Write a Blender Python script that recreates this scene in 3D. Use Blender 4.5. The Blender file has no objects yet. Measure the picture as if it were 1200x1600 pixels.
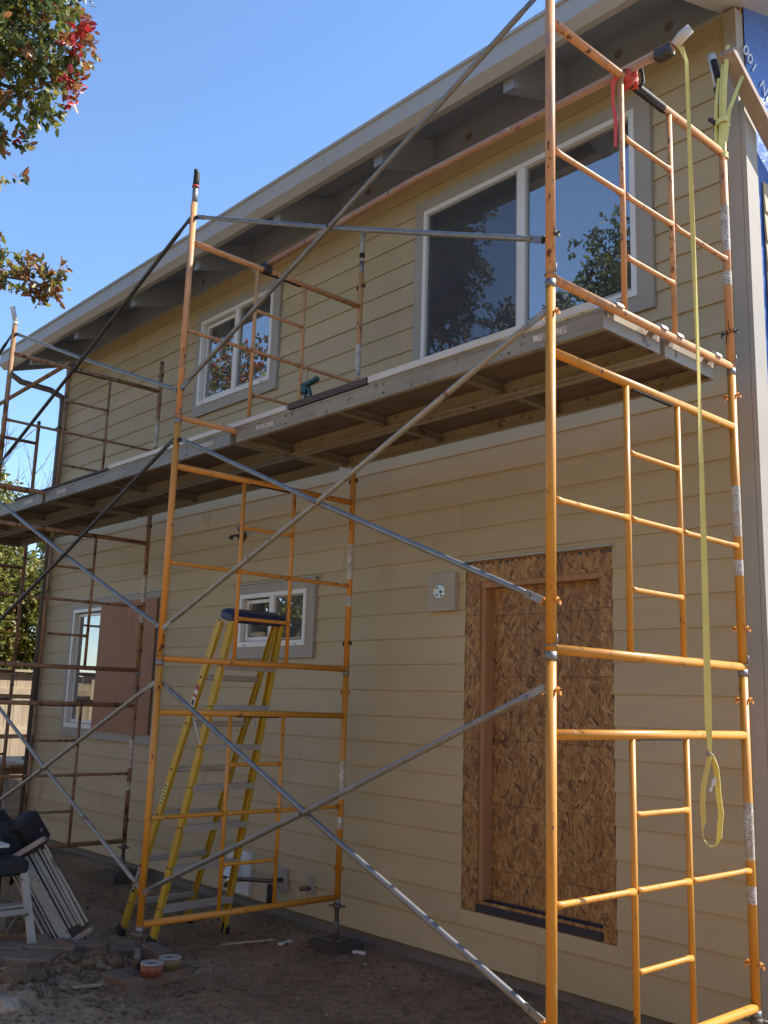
import bpy, math, random
import numpy as np
from mathutils import Vector, Matrix, noise

rnd = random.Random(7)
S = bpy.context.scene
COL = S.collection
R_ = math.radians

# ------------------------------------------------------------------ camera
cam = bpy.data.cameras.new('camera')
cam.sensor_fit = 'VERTICAL'
cam.sensor_height = 36.0
cam.lens = 36.0 * 1515.8 / 1600.0
cam.clip_start = 0.05
cam.clip_end = 3000
camo = bpy.data.objects.new('camera', cam)
COL.objects.link(camo)
camo.location = (2.425, -4.609, 1.384)
camo.rotation_euler = (R_(101.122), R_(-1.811), R_(47.758))
S.camera = camo

# ------------------------------------------------------------------ sky and sun
SUN_AZ = math.atan2(0.563, 0.826)
SUN_EL = R_(46)
world = bpy.data.worlds.new('World')
S.world = world
world.use_nodes = True
wn = world.node_tree.nodes
wl = world.node_tree.links
wn.clear()
sky = wn.new('ShaderNodeTexSky')
sky.sky_type = 'NISHITA'
sky.sun_disc = False
sky.sun_elevation = SUN_EL
sky.sun_rotation = SUN_AZ
sky.air_density = 1.0
sky.dust_density = 0.1
sky.ozone_density = 5.5
bg = wn.new('ShaderNodeBackground')
bg.inputs['Strength'].default_value = 0.125
wo = wn.new('ShaderNodeOutputWorld')
wl.new(sky.outputs[0], bg.inputs[0])
wl.new(bg.outputs[0], wo.inputs[0])

sun = bpy.data.lights.new('sun', 'SUN')
sun.energy = 4.0
sun.angle = R_(0.53)
sun.color = (1.0, 0.94, 0.84)
suno = bpy.data.objects.new('sun', sun)
COL.objects.link(suno)
sd = Vector((math.sin(SUN_AZ) * math.cos(SUN_EL), math.cos(SUN_AZ) * math.cos(SUN_EL), math.sin(SUN_EL)))
suno.rotation_euler = sd.to_track_quat('Z', 'Y').to_euler()
suno.location = sd * 40

S.render.engine = 'CYCLES'
S.view_settings.view_transform = 'Standard'
S.view_settings.look = 'None'
S.view_settings.gamma = 1.0
S.view_settings.use_curve_mapping = False
S.view_settings.exposure = 1.24
S.cycles.max_bounces = 8
S.cycles.transparent_max_bounces = 12

# ------------------------------------------------------------------ materials
MATS = {}


def nodes_of(name):
    m = bpy.data.materials.new(name)
    m.use_nodes = True
    nt = m.node_tree
    b = nt.nodes['Principled BSDF']
    MATS[name] = m
    return m, nt, b


def N(nt, t, **kw):
    n = nt.nodes.new(t)
    for k, v in kw.items():
        if k.startswith('i_'):
            n.inputs[k[2:].replace('_', ' ')].default_value = v
        else:
            setattr(n, k, v)
    return n


def pos(nt, scale=(1, 1, 1), rot=(0, 0, 0)):
    g = N(nt, 'ShaderNodeNewGeometry')
    mp = N(nt, 'ShaderNodeMapping')
    mp.inputs['Scale'].default_value = scale
    mp.inputs['Rotation'].default_value = rot
    nt.links.new(g.outputs['Position'], mp.inputs['Vector'])
    return mp.outputs['Vector']


def noise_tex(nt, vec, scale, detail=4, rough=0.55):
    n = N(nt, 'ShaderNodeTexNoise')
    n.inputs['Scale'].default_value = scale
    n.inputs['Detail'].default_value = detail
    n.inputs['Roughness'].default_value = rough
    nt.links.new(vec, n.inputs['Vector'])
    return n.outputs['Fac']


def ramp(nt, fac, stops):
    r = N(nt, 'ShaderNodeValToRGB')
    e = r.color_ramp.elements
    while len(e) < len(stops):
        e.new(0.5)
    for el, (p, c) in zip(e, stops):
        el.position = p
        el.color = (c[0], c[1], c[2], 1) if not isinstance(c, float) else (c, c, c, 1)
    nt.links.new(fac, r.inputs[0])
    return r.outputs[0]


def mixc(nt, fac, a, b, mode='MIX'):
    m = N(nt, 'ShaderNodeMix', data_type='RGBA', blend_type=mode)
    if isinstance(fac, float):
        m.inputs[0].default_value = fac
    else:
        nt.links.new(fac, m.inputs[0])
    for i, v in ((6, a), (7, b)):
        if isinstance(v, tuple):
            m.inputs[i].default_value = (v[0], v[1], v[2], 1)
        else:
            nt.links.new(v, m.inputs[i])
    return m.outputs[2]


def bump(nt, b, height, strength=0.3, dist=0.01):
    bp = N(nt, 'ShaderNodeBump')
    bp.inputs['Strength'].default_value = strength
    bp.inputs['Distance'].default_value = dist
    nt.links.new(height, bp.inputs['Height'])
    nt.links.new(bp.outputs[0], b.inputs['Normal'])


def pm(name, c1, c2=None, scale=6.0, rough=0.6, metal=0.0, stretch=(1, 1, 1), bstr=0.15, bdist=0.004,
       spots=None, spots2=None, objvar=0.0, spec=0.5):
    """paint/wood/stone: two tones by noise, optional worn spots (colour, threshold, scale)"""
    m, nt, b = nodes_of(name)
    v = pos(nt, stretch)
    f = noise_tex(nt, v, scale, 6, 0.6)
    c2 = c2 or tuple(x * 0.8 for x in c1)
    col = ramp(nt, f, [(0.3, c2), (0.7, c1)])
    if objvar:
        oi = N(nt, 'ShaderNodeObjectInfo')
        mr = N(nt, 'ShaderNodeMapRange')
        mr.inputs[3].default_value = 1 - objvar
        mr.inputs[4].default_value = 1 + objvar
        nt.links.new(oi.outputs['Random'], mr.inputs[0])
        cb = N(nt, 'ShaderNodeCombineColor')
        for i in range(3):
            nt.links.new(mr.outputs[0], cb.inputs[i])
        col = mixc(nt, 1.0, col, cb.outputs[0], 'MULTIPLY')
    for sp in (spots, spots2):
        if sp:
            v2 = pos(nt, sp[3] if len(sp) > 3 else (1, 1, 1))
            f2 = noise_tex(nt, v2, sp[2], 5, 0.65)
            mk = ramp(nt, f2, [(sp[1], 0.0), (min(sp[1] + 0.04, 1), 1.0)])
            col = mixc(nt, mk, col, sp[0])
    nt.links.new(col, b.inputs['Base Color'])
    b.inputs['Roughness'].default_value = rough
    b.inputs['Metallic'].default_value = metal
    b.inputs['Specular IOR Level'].default_value = spec
    if bstr:
        bump(nt, b, noise_tex(nt, pos(nt, stretch), scale * 6, 4), bstr, bdist)
    return m


pm('siding_paint', (0.478, 0.384, 0.234), (0.433, 0.346, 0.208), 2.2, 0.62, stretch=(0.6, 1, 2.2), bstr=0.2, bdist=0.002,
   objvar=0.055, spots=((0.39, 0.308, 0.17), 0.66, 3.5, (1, 1, 0.5)), spec=0.3)
pm('trim_paint', (0.37, 0.335, 0.28), (0.33, 0.298, 0.248), 3, 0.6, bstr=0.08, bdist=0.001, spec=0.3, objvar=0.02)
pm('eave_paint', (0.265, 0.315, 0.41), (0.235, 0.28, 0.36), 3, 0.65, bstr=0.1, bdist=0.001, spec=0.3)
pm('gutter_paint', (0.40, 0.40, 0.39), (0.365, 0.365, 0.355), 1.6, 0.45, stretch=(1, 1, 1), bstr=0.03, bdist=0.001,
   spots=((0.36, 0.345, 0.31), 0.70, 6.0))
pm('downspout_paint', (0.13, 0.115, 0.10), (0.10, 0.09, 0.08), 3, 0.5, bstr=0.05)
pm('vent_grey', (0.16, 0.165, 0.18), (0.13, 0.135, 0.15), 6, 0.7)
pm('block_paint', (0.39, 0.35, 0.26), (0.35, 0.31, 0.23), 4, 0.6)
pm('vinyl_white', (0.74, 0.73, 0.70), (0.68, 0.67, 0.63), 4, 0.4, bstr=0.0)
pm('window_track', (0.40, 0.385, 0.35), (0.34, 0.33, 0.30), 5, 0.5, bstr=0.0)
pm('concrete', (0.20, 0.18, 0.155), (0.13, 0.115, 0.10), 5, 0.9, bstr=0.5, bdist=0.01)
pm('roof_shingle', (0.12, 0.11, 0.10), (0.08, 0.075, 0.07), 9, 0.95, bstr=0.6, bdist=0.01)
pm('paint_bright', (0.58, 0.255, 0.03), (0.51, 0.21, 0.02), 5, 0.42, bstr=0.06, bdist=0.002,
   spots=((0.10, 0.045, 0.02), 0.635, 26, (1, 1, 0.4)), spots2=((0.60, 0.36, 0.16), 0.66, 9, (1, 1, 0.5)))
pm('paint_mid', (0.66, 0.265, 0.035), (0.56, 0.22, 0.03), 6, 0.48, bstr=0.10, bdist=0.002,
   spots=((0.09, 0.038, 0.02), 0.61, 26, (1, 1, 0.4)), spots2=((0.62, 0.50, 0.38), 0.72, 14))
pm('paint_faded', (0.62, 0.30, 0.125), (0.52, 0.235, 0.085), 6, 0.55, bstr=0.10, bdist=0.002,
   spots=((0.11, 0.05, 0.03), 0.595, 26, (1, 1, 0.45)), spots2=((0.42, 0.22, 0.12), 0.57, 7, (1, 1, 0.6)))
pm('paint_rusty', (0.33, 0.185, 0.09), (0.24, 0.125, 0.06), 9, 0.7, bstr=0.2, bdist=0.003,
   spots=((0.085, 0.036, 0.02), 0.565, 18, (1, 1, 0.45)), spots2=((0.40, 0.30, 0.20), 0.66, 12))
pm('paint_tube', (0.42, 0.255, 0.165), (0.33, 0.185, 0.115), 7, 0.6, bstr=0.1, bdist=0.002,
   spots=((0.15, 0.08, 0.055), 0.60, 20), spots2=((0.50, 0.42, 0.36), 0.66, 12))
pm('galvanised', (0.28, 0.275, 0.27), (0.19, 0.185, 0.18), 14, 0.5, 0.65, bstr=0.08, bdist=0.002,
   spots=((0.24, 0.19, 0.15), 0.66, 9))
pm('galvanised_brown', (0.37, 0.34, 0.29), (0.27, 0.245, 0.21), 12, 0.5, 0.55, bstr=0.08, bdist=0.002,
   spots=((0.20, 0.13, 0.09), 0.62, 9))
pm('jack_rust', (0.17, 0.14, 0.11), (0.10, 0.078, 0.06), 14, 0.6, 0.35, bstr=0.15, spots=((0.075, 0.045, 0.03), 0.58, 20))
pm('steel_dark', (0.09, 0.085, 0.08), (0.05, 0.045, 0.04), 14, 0.55, 0.5, bstr=0.1)
pm('alu', (0.55, 0.54, 0.52), (0.45, 0.44, 0.42), 8, 0.42, 0.7, bstr=0.05)
pm('alu_dull', (0.42, 0.385, 0.33), (0.33, 0.30, 0.255), 8, 0.55, 0.2, bstr=0.05, spots=((0.20, 0.15, 0.10), 0.68, 12))
pm('deck_member', (0.20, 0.172, 0.142), (0.135, 0.114, 0.093), 4, 0.7, 0.1, spots=((0.08, 0.06, 0.045), 0.6, 9))
pm('alu_rail', (0.32, 0.28, 0.215), (0.225, 0.192, 0.146), 3, 0.6, 0.25, stretch=(1, 1, 4), bstr=0.1, bdist=0.002,
   spots=((0.52, 0.50, 0.46), 0.68, 14), spots2=((0.14, 0.10, 0.07), 0.60, 11))
pm('alu_rail_grey', (0.27, 0.262, 0.24), (0.20, 0.192, 0.175), 3, 0.6, 0.3, stretch=(1, 1, 4), bstr=0.1, bdist=0.002,
   spots=((0.5, 0.49, 0.46), 0.68, 14))
pm('deck_ply', (0.135, 0.098, 0.074), (0.075, 0.054, 0.041), 2.2, 0.8, stretch=(1.2, 9, 1), bstr=0.3, bdist=0.003,
   spots=((0.06, 0.045, 0.035), 0.62, 3.0, (1, 3, 1)), spots2=((0.20, 0.17, 0.14), 0.66, 2.0, (1, 6, 1)))
pm('lumber', (0.40, 0.255, 0.15), (0.29, 0.17, 0.095), 3.5, 0.75, stretch=(9, 9, 1.2), bstr=0.2, bdist=0.002,
   spots=((0.16, 0.085, 0.045), 0.70, 5, (4, 4, 1)))
pm('lumber_red', (0.40, 0.215, 0.10), (0.31, 0.155, 0.07), 3, 0.72, stretch=(8, 8, 1.0), bstr=0.15, bdist=0.002,
   spots=((0.18, 0.085, 0.04), 0.69, 4, (5, 5, 1.5)))
pm('lumber_grey', (0.36, 0.285, 0.235), (0.28, 0.215, 0.17), 3, 0.8, stretch=(8, 8, 1.0), bstr=0.15, bdist=0.002,
   spots=((0.16, 0.10, 0.07), 0.70, 4, (5, 5, 1.5)))
pm('pad_wood', (0.21, 0.125, 0.08), (0.14, 0.082, 0.052), 4, 0.85, stretch=(6, 1, 6), bstr=0.3, bdist=0.004, spots=((0.30, 0.22, 0.15), 0.62, 6))
pm('plywood_red', (0.36, 0.175, 0.085), (0.30, 0.14, 0.066), 2.2, 0.7, stretch=(5, 1, 0.8), bstr=0.1, bdist=0.001,
   spots=((0.13, 0.05, 0.03), 0.73, 4, (1.6, 1, 1)))
pm('dark_board', (0.075, 0.055, 0.045), (0.05, 0.037, 0.03), 4, 0.7, stretch=(1, 8, 8))
pm('white_board', (0.60, 0.58, 0.54), (0.50, 0.48, 0.44), 5, 0.6, stretch=(1, 6, 6), spots=((0.3, 0.26, 0.2), 0.68, 8))
pm('old_white', (0.42, 0.385, 0.33), (0.29, 0.26, 0.21), 6, 0.75, spots=((0.14, 0.11, 0.08), 0.58, 7), spots2=((0.10, 0.075, 0.05), 0.66, 22))
pm('membrane', (0.035, 0.035, 0.055), (0.022, 0.022, 0.036), 6, 0.4)
pm('housewrap', (0.065, 0.16, 0.46), (0.05, 0.125, 0.38), 2.5, 0.4, bstr=0.5, bdist=0.02)
pm('wrap_print', (0.72, 0.76, 0.80), (0.6, 0.66, 0.72), 5, 0.5, bstr=0)
pm('ladder_yellow', (0.56, 0.365, 0.03), (0.48, 0.31, 0.026), 6, 0.45, stretch=(1, 1, 0.5), bstr=0.06, bdist=0.001,
   spots=((0.30, 0.22, 0.06), 0.68, 10))
pm('ladder_blue', (0.022, 0.032, 0.085), (0.015, 0.022, 0.06), 8, 0.45, bstr=0.1)
pm('black_rubber', (0.018, 0.018, 0.018), (0.012, 0.012, 0.012), 10, 0.7)
pm('black_fabric', (0.020, 0.021, 0.023), (0.011, 0.012, 0.013), 9, 0.85, bstr=0.6, bdist=0.01)
pm('black_tape', (0.03, 0.022, 0.018), (0.02, 0.014, 0.012), 30, 0.7)
pm('strap_yellow', (0.72, 0.60, 0.17), (0.62, 0.52, 0.14), 12, 0.7, bstr=0.3, bdist=0.002)
pm('strap_pale', (0.66, 0.66, 0.24), (0.56, 0.56, 0.20), 12, 0.7, bstr=0.3, bdist=0.002)
pm('flag_red', (0.62, 0.075, 0.05), (0.5, 0.05, 0.035), 8, 0.6)
pm('green_plastic', (0.015, 0.07, 0.055), (0.01, 0.05, 0.04), 8, 0.4)
pm('brick_clay', (0.19, 0.125, 0.09), (0.13, 0.085, 0.065), 8, 0.9, bstr=0.4, bdist=0.006, objvar=0.12)
pm('paver_grey', (0.225, 0.165, 0.11), (0.155, 0.112, 0.074), 7, 0.9, bstr=0.4, bdist=0.006, objvar=0.1)
pm('rock_pale', (0.40, 0.325, 0.235), (0.27, 0.215, 0.15), 8, 0.9, bstr=0.6, bdist=0.01)
pm('clod', (0.175, 0.112, 0.062), (0.10, 0.064, 0.037), 9, 0.95, bstr=0.8, bdist=0.015)
pm('fence_wood', (0.52, 0.42, 0.30), (0.40, 0.31, 0.21), 4, 0.85, stretch=(6, 6, 0.8), bstr=0.3, objvar=0.1,
   spots=((0.22, 0.16, 0.10), 0.70, 4, (2, 2, 0.8)))
pm('bounce_cedar', (0.62, 0.385, 0.135), (0.52, 0.315, 0.105), 4, 0.8, stretch=(6, 6, 0.8), bstr=0.3, objvar=0.1)  # for the unseen fence added to bounce warm light
pm('bark', (0.16, 0.11, 0.08), (0.08, 0.055, 0.04), 8, 0.95, stretch=(3, 3, 0.7), bstr=0.8, bdist=0.02)
pm('twig', (0.20, 0.15, 0.12), (0.12, 0.09, 0.07), 8, 0.9)
pm('nail_copper', (0.36, 0.13, 0.07), (0.25, 0.09, 0.05), 30, 0.5, 0.3)
pm('nail_brass', (0.34, 0.22, 0.09), (0.25, 0.16, 0.06), 30, 0.5, 0.3)
pm('nail_head', (0.55, 0.52, 0.50), (0.42, 0.40, 0.38), 40, 0.4, 0.5)
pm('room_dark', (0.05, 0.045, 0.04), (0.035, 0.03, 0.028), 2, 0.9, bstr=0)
pm('blind', (0.50, 0.49, 0.45), (0.44, 0.43, 0.40), 2, 0.8, stretch=(1, 1, 20), bstr=0)
pm('metal_shiny', (0.62, 0.58, 0.5), (0.5, 0.46, 0.38), 12, 0.25, 0.9, bstr=0)
pm('pipe_copper', (0.18, 0.11, 0.085), (0.11, 0.07, 0.055), 12, 0.5, 0.5)
pm('white_plastic', (0.66, 0.66, 0.64), (0.58, 0.58, 0.56), 6, 0.4, bstr=0)
pm('paper_white', (0.72, 0.70, 0.66), (0.62, 0.60, 0.56), 6, 0.7, bstr=0)
pm('blue_plastic', (0.03, 0.06, 0.32), (0.02, 0.045, 0.25), 6, 0.4)
pm('stick_wood', (0.46, 0.34, 0.19), (0.34, 0.24, 0.13), 6, 0.8, stretch=(1, 1, 1))
pm('red_label', (0.42, 0.06, 0.04), (0.3, 0.04, 0.03), 6, 0.5, bstr=0)


def sticker_mat():
    m, nt, b = nodes_of('sticker')
    v = pos(nt, (90, 90, 190))
    w = noise_tex(nt, v, 1.0, 2, 0.5)
    ink = ramp(nt, w, [(0.50, 0.0), (0.54, 1.0)])
    base = ramp(nt, noise_tex(nt, pos(nt), 18, 4), [(0.4, (0.44, 0.36, 0.27)), (0.62, (0.66, 0.63, 0.58))])
    col = mixc(nt, ink, base, (0.27, 0.225, 0.18))
    nt.links.new(col, b.inputs['Base Color'])
    b.inputs['Roughness'].default_value = 0.5


sticker_mat()


def osb_mat():
    m, nt, b = nodes_of('osb')
    cols = []
    masks = []
    for i, (rot, sc) in enumerate((((0, R_(10), 0), (78, 78, 15)), ((0, R_(-26), 0), (66, 66, 14)),
                                   ((0, R_(50), 0), (72, 72, 17)))):
        v = pos(nt, (1, 1, 1), rot)
        wob = N(nt, 'ShaderNodeTexNoise')
        wob.inputs['Scale'].default_value = 5.0
        nt.links.new(v, wob.inputs['Vector'])
        vm = N(nt, 'ShaderNodeVectorMath', operation='MULTIPLY_ADD')
        nt.links.new(wob.outputs['Color'], vm.inputs[0])
        vm.inputs[1].default_value = (0.05, 0.05, 0.05)
        nt.links.new(v, vm.inputs[2])
        mp = N(nt, 'ShaderNodeMapping')
        mp.inputs['Scale'].default_value = sc
        mp.inputs['Location'].default_value = (i * 3.3, 0, i * 1.7)
        nt.links.new(vm.outputs[0], mp.inputs['Vector'])
        vo = N(nt, 'ShaderNodeTexVoronoi')
        vo.inputs['Scale'].default_value = 1.0
        nt.links.new(mp.outputs[0], vo.inputs['Vector'])
        sep = N(nt, 'ShaderNodeSeparateColor')
        nt.links.new(vo.outputs['Color'], sep.inputs[0])
        cols.append(ramp(nt, sep.outputs[0], [(0.0, (0.105, 0.044, 0.013)), (0.14, (0.24, 0.11, 0.034)), (0.5, (0.36, 0.178, 0.054)),
                                              (0.85, (0.43, 0.238, 0.08)), (1.0, (0.52, 0.32, 0.13))]))
        masks.append(sep.outputs[1])
    m1 = ramp(nt, masks[1], [(0.5, 0.0), (0.52, 1.0)])
    m2 = ramp(nt, masks[2], [(0.72, 0.0), (0.74, 1.0)])
    col = mixc(nt, m1, cols[0], cols[1])
    col = mixc(nt, m2, col, cols[2])
    gr = noise_tex(nt, pos(nt, (160, 160, 12)), 1.0, 3)
    gcol = ramp(nt, gr, [(0.3, 0.72), (0.7, 1.08)])
    col = mixc(nt, 1.0, col, gcol, 'MULTIPLY')
    big = ramp(nt, noise_tex(nt, pos(nt), 1.6, 3), [(0.3, 0.8), (0.7, 1.1)])
    col = mixc(nt, 1.0, col, big, 'MULTIPLY')
    # printed nailing lines
    g = N(nt, 'ShaderNodeNewGeometry')
    sp = N(nt, 'ShaderNodeSeparateXYZ')
    nt.links.new(g.outputs['Position'], sp.inputs[0])
    lines = None
    for ax, per, off in ((2, 0.4064, 0.13), (0, 0.4064, 0.23)):
        a = N(nt, 'ShaderNodeMath', operation='MULTIPLY_ADD')
        nt.links.new(sp.outputs[ax], a.inputs[0])
        a.inputs[1].default_value = 1 / per
        a.inputs[2].default_value = 10 + off
        fr = N(nt, 'ShaderNodeMath', operation='FRACT')
        nt.links.new(a.outputs[0], fr.inputs[0])
        lt = N(nt, 'ShaderNodeMath', operation='LESS_THAN')
        nt.links.new(fr.outputs[0], lt.inputs[0])
        lt.inputs[1].default_value = 0.014
        lines = lt if lines is None else lines
        if lines is not lt:
            mx = N(nt, 'ShaderNodeMath', operation='MAXIMUM')
            nt.links.new(lines.outputs[0], mx.inputs[0])
            nt.links.new(lt.outputs[0], mx.inputs[1])
            lines = mx
    half = N(nt, 'ShaderNodeMath', operation='MULTIPLY')
    nt.links.new(lines.outputs[0], half.inputs[0])
    half.inputs[1].default_value = 0.65
    col = mixc(nt, half.outputs[0], col, (0.05, 0.026, 0.014))
    nt.links.new(col, b.inputs['Base Color'])
    b.inputs['Roughness'].default_value = 0.6
    bump(nt, b, masks[0], 0.25, 0.002)


osb_mat()


def dirt_mat():
    m, nt, b = nodes_of('dirt')
    v = pos(nt)
    f1 = noise_tex(nt, v, 1.1, 8, 0.62)
    c0 = ramp(nt, f1, [(0.30, (0.19, 0.118, 0.064)), (0.52, (0.33, 0.21, 0.118)), (0.72, (0.46, 0.315, 0.19))])
    cd = ramp(nt, f1, [(0.30, (0.255, 0.185, 0.115)), (0.52, (0.34, 0.25, 0.165)), (0.72, (0.42, 0.32, 0.215))])  # second soil tone, chosen to bounce sunlight onto the lower wall
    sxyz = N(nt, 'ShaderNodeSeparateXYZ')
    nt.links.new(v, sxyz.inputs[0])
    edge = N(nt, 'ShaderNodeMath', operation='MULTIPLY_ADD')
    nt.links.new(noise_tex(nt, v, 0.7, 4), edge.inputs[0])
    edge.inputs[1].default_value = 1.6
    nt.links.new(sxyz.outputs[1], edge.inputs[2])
    dry_bounce = N(nt, 'ShaderNodeMapRange')  # drier soil away from the house, also laid to bounce light
    dry_bounce.inputs[1].default_value = -0.6
    dry_bounce.inputs[2].default_value = -2.6
    nt.links.new(edge.outputs[0], dry_bounce.inputs[0])
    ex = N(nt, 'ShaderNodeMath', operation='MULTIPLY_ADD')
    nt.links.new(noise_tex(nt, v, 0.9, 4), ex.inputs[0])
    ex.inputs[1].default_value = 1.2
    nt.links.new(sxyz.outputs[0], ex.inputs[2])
    sun_bounce = N(nt, 'ShaderNodeMapRange')  # soil tone put on the sunny side to make the wall glow
    sun_bounce.inputs[1].default_value = 0.1
    sun_bounce.inputs[2].default_value = 1.1
    nt.links.new(ex.outputs[0], sun_bounce.inputs[0])
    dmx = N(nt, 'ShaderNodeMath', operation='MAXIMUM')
    nt.links.new(dry_bounce.outputs[0], dmx.inputs[0])
    nt.links.new(sun_bounce.outputs[0], dmx.inputs[1])
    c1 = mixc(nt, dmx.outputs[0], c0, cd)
    f2 = noise_tex(nt, v, 26, 6, 0.7)
    c2 = ramp(nt, f2, [(0.3, 0.55), (0.62, 1.15)])
    col = mixc(nt, 1.0, c1, c2, 'MULTIPLY')
    vo = N(nt, 'ShaderNodeTexVoronoi')
    vo.inputs['Scale'].default_value = 30
    nt.links.new(v, vo.inputs['Vector'])
    sp = ramp(nt, vo.outputs['Distance'], [(0.10, 1.0), (0.16, 0.0)])
    sel = ramp(nt, noise_tex(nt, v, 9, 2), [(0.58, 0.0), (0.62, 1.0)])
    both = mixc(nt, 1.0, sp, sel, 'MULTIPLY')
    col = mixc(nt, both, col, (0.34, 0.29, 0.22))
    nt.links.new(col, b.inputs['Base Color'])
    b.inputs['Roughness'].default_value = 0.95
    b.inputs['Specular IOR Level'].default_value = 0.15
    bump(nt, b, noise_tex(nt, v, 38, 8, 0.7), 0.9, 0.03)


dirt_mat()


def glass_mat(name, ior, rough, tint):
    m = bpy.data.materials.new(name)
    m.use_nodes = True
    nt = m.node_tree
    nt.nodes.clear()
    fr = N(nt, 'ShaderNodeFresnel')
    fr.inputs['IOR'].default_value = ior
    tr = N(nt, 'ShaderNodeBsdfTransparent')
    tr.inputs[0].default_value = (tint, tint, tint * 1.02, 1)
    gl = N(nt, 'ShaderNodeBsdfAnisotropic') if False else N(nt, 'ShaderNodeBsdfGlossy')
    gl.inputs['Roughness'].default_value = rough
    gl.inputs['Color'].default_value = (1, 1, 1, 1)
    bp = N(nt, 'ShaderNodeBump')
    bp.inputs['Strength'].default_value = 0.02
    bp.inputs['Distance'].default_value = 0.01
    nt.links.new(noise_tex(nt, pos(nt), 2.2, 1), bp.inputs['Height'])
    nt.links.new(bp.outputs[0], gl.inputs['Normal'])
    mx = N(nt, 'ShaderNodeMixShader')
    nt.links.new(fr.outputs[0], mx.inputs[0])
    nt.links.new(tr.outputs[0], mx.inputs[1])
    nt.links.new(gl.outputs[0], mx.inputs[2])
    di = N(nt, 'ShaderNodeBsdfDiffuse')
    di.inputs[0].default_value = (0.55, 0.53, 0.50, 1)
    dm = N(nt, 'ShaderNodeMixShader')
    nt.links.new(ramp(nt, noise_tex(nt, pos(nt), 3.0, 5), [(0.35, 0.05), (0.7, 0.13)]), dm.inputs[0])
    nt.links.new(mx.outputs[0], dm.inputs[1])
    nt.links.new(di.outputs[0], dm.inputs[2])
    out = N(nt, 'ShaderNodeOutputMaterial')
    nt.links.new(dm.outputs[0], out.inputs[0])
    MATS[name] = m


glass_mat('glass', 3.9, 0.012, 0.5)


def screen_mat():
    m = bpy.data.materials.new('glass_screen')
    m.use_nodes = True
    nt = m.node_tree
    nt.nodes.clear()
    tr = N(nt, 'ShaderNodeBsdfTransparent')
    di = N(nt, 'ShaderNodeBsdfDiffuse')
    di.inputs[0].default_value = (0.10, 0.105, 0.115, 1)
    mx = N(nt, 'ShaderNodeMixShader')
    mx.inputs[0].default_value = 0.26
    nt.links.new(tr.outputs[0], mx.inputs[1])
    nt.links.new(di.outputs[0], mx.inputs[2])
    out = N(nt, 'ShaderNodeOutputMaterial')
    nt.links.new(mx.outputs[0], out.inputs[0])
    MATS['glass_screen'] = m


screen_mat()


def leaf_mat(name, c, c2, trans=0.35, rough=0.4):
    m = bpy.data.materials.new(name)
    m.use_nodes = True
    nt = m.node_tree
    b = nt.nodes['Principled BSDF']
    f = noise_tex(nt, pos(nt), 11, 3)
    col = ramp(nt, f, [(0.35, c2), (0.65, c)])
    nt.links.new(col, b.inputs['Base Color'])
    b.inputs['Roughness'].default_value = rough
    t = N(nt, 'ShaderNodeBsdfTranslucent')
    nt.links.new(col, t.inputs[0])
    mx = N(nt, 'ShaderNodeMixShader')
    mx.inputs[0].default_value = trans
    nt.links.new(b.outputs[0], mx.inputs[1])
    nt.links.new(t.outputs[0], mx.inputs[2])
    nt.links.new(mx.outputs[0], nt.nodes['Material Output'].inputs[0])
    MATS[name] = m


leaf_mat('leaf_green', (0.125, 0.155, 0.055), (0.075, 0.10, 0.036), 0.45)
leaf_mat('leaf_lime', (0.24, 0.25, 0.045), (0.16, 0.18, 0.03))
leaf_mat('leaf_red', (0.52, 0.035, 0.045), (0.40, 0.05, 0.03))
leaf_mat('leaf_bronze', (0.34, 0.155, 0.06), (0.24, 0.105, 0.042), 0.45)
leaf_mat('leaf_yellow', (0.36, 0.32, 0.08), (0.26, 0.235, 0.06), 0.42)
leaf_mat('leaf_olive', (0.075, 0.095, 0.05), (0.045, 0.06, 0.03))


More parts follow.
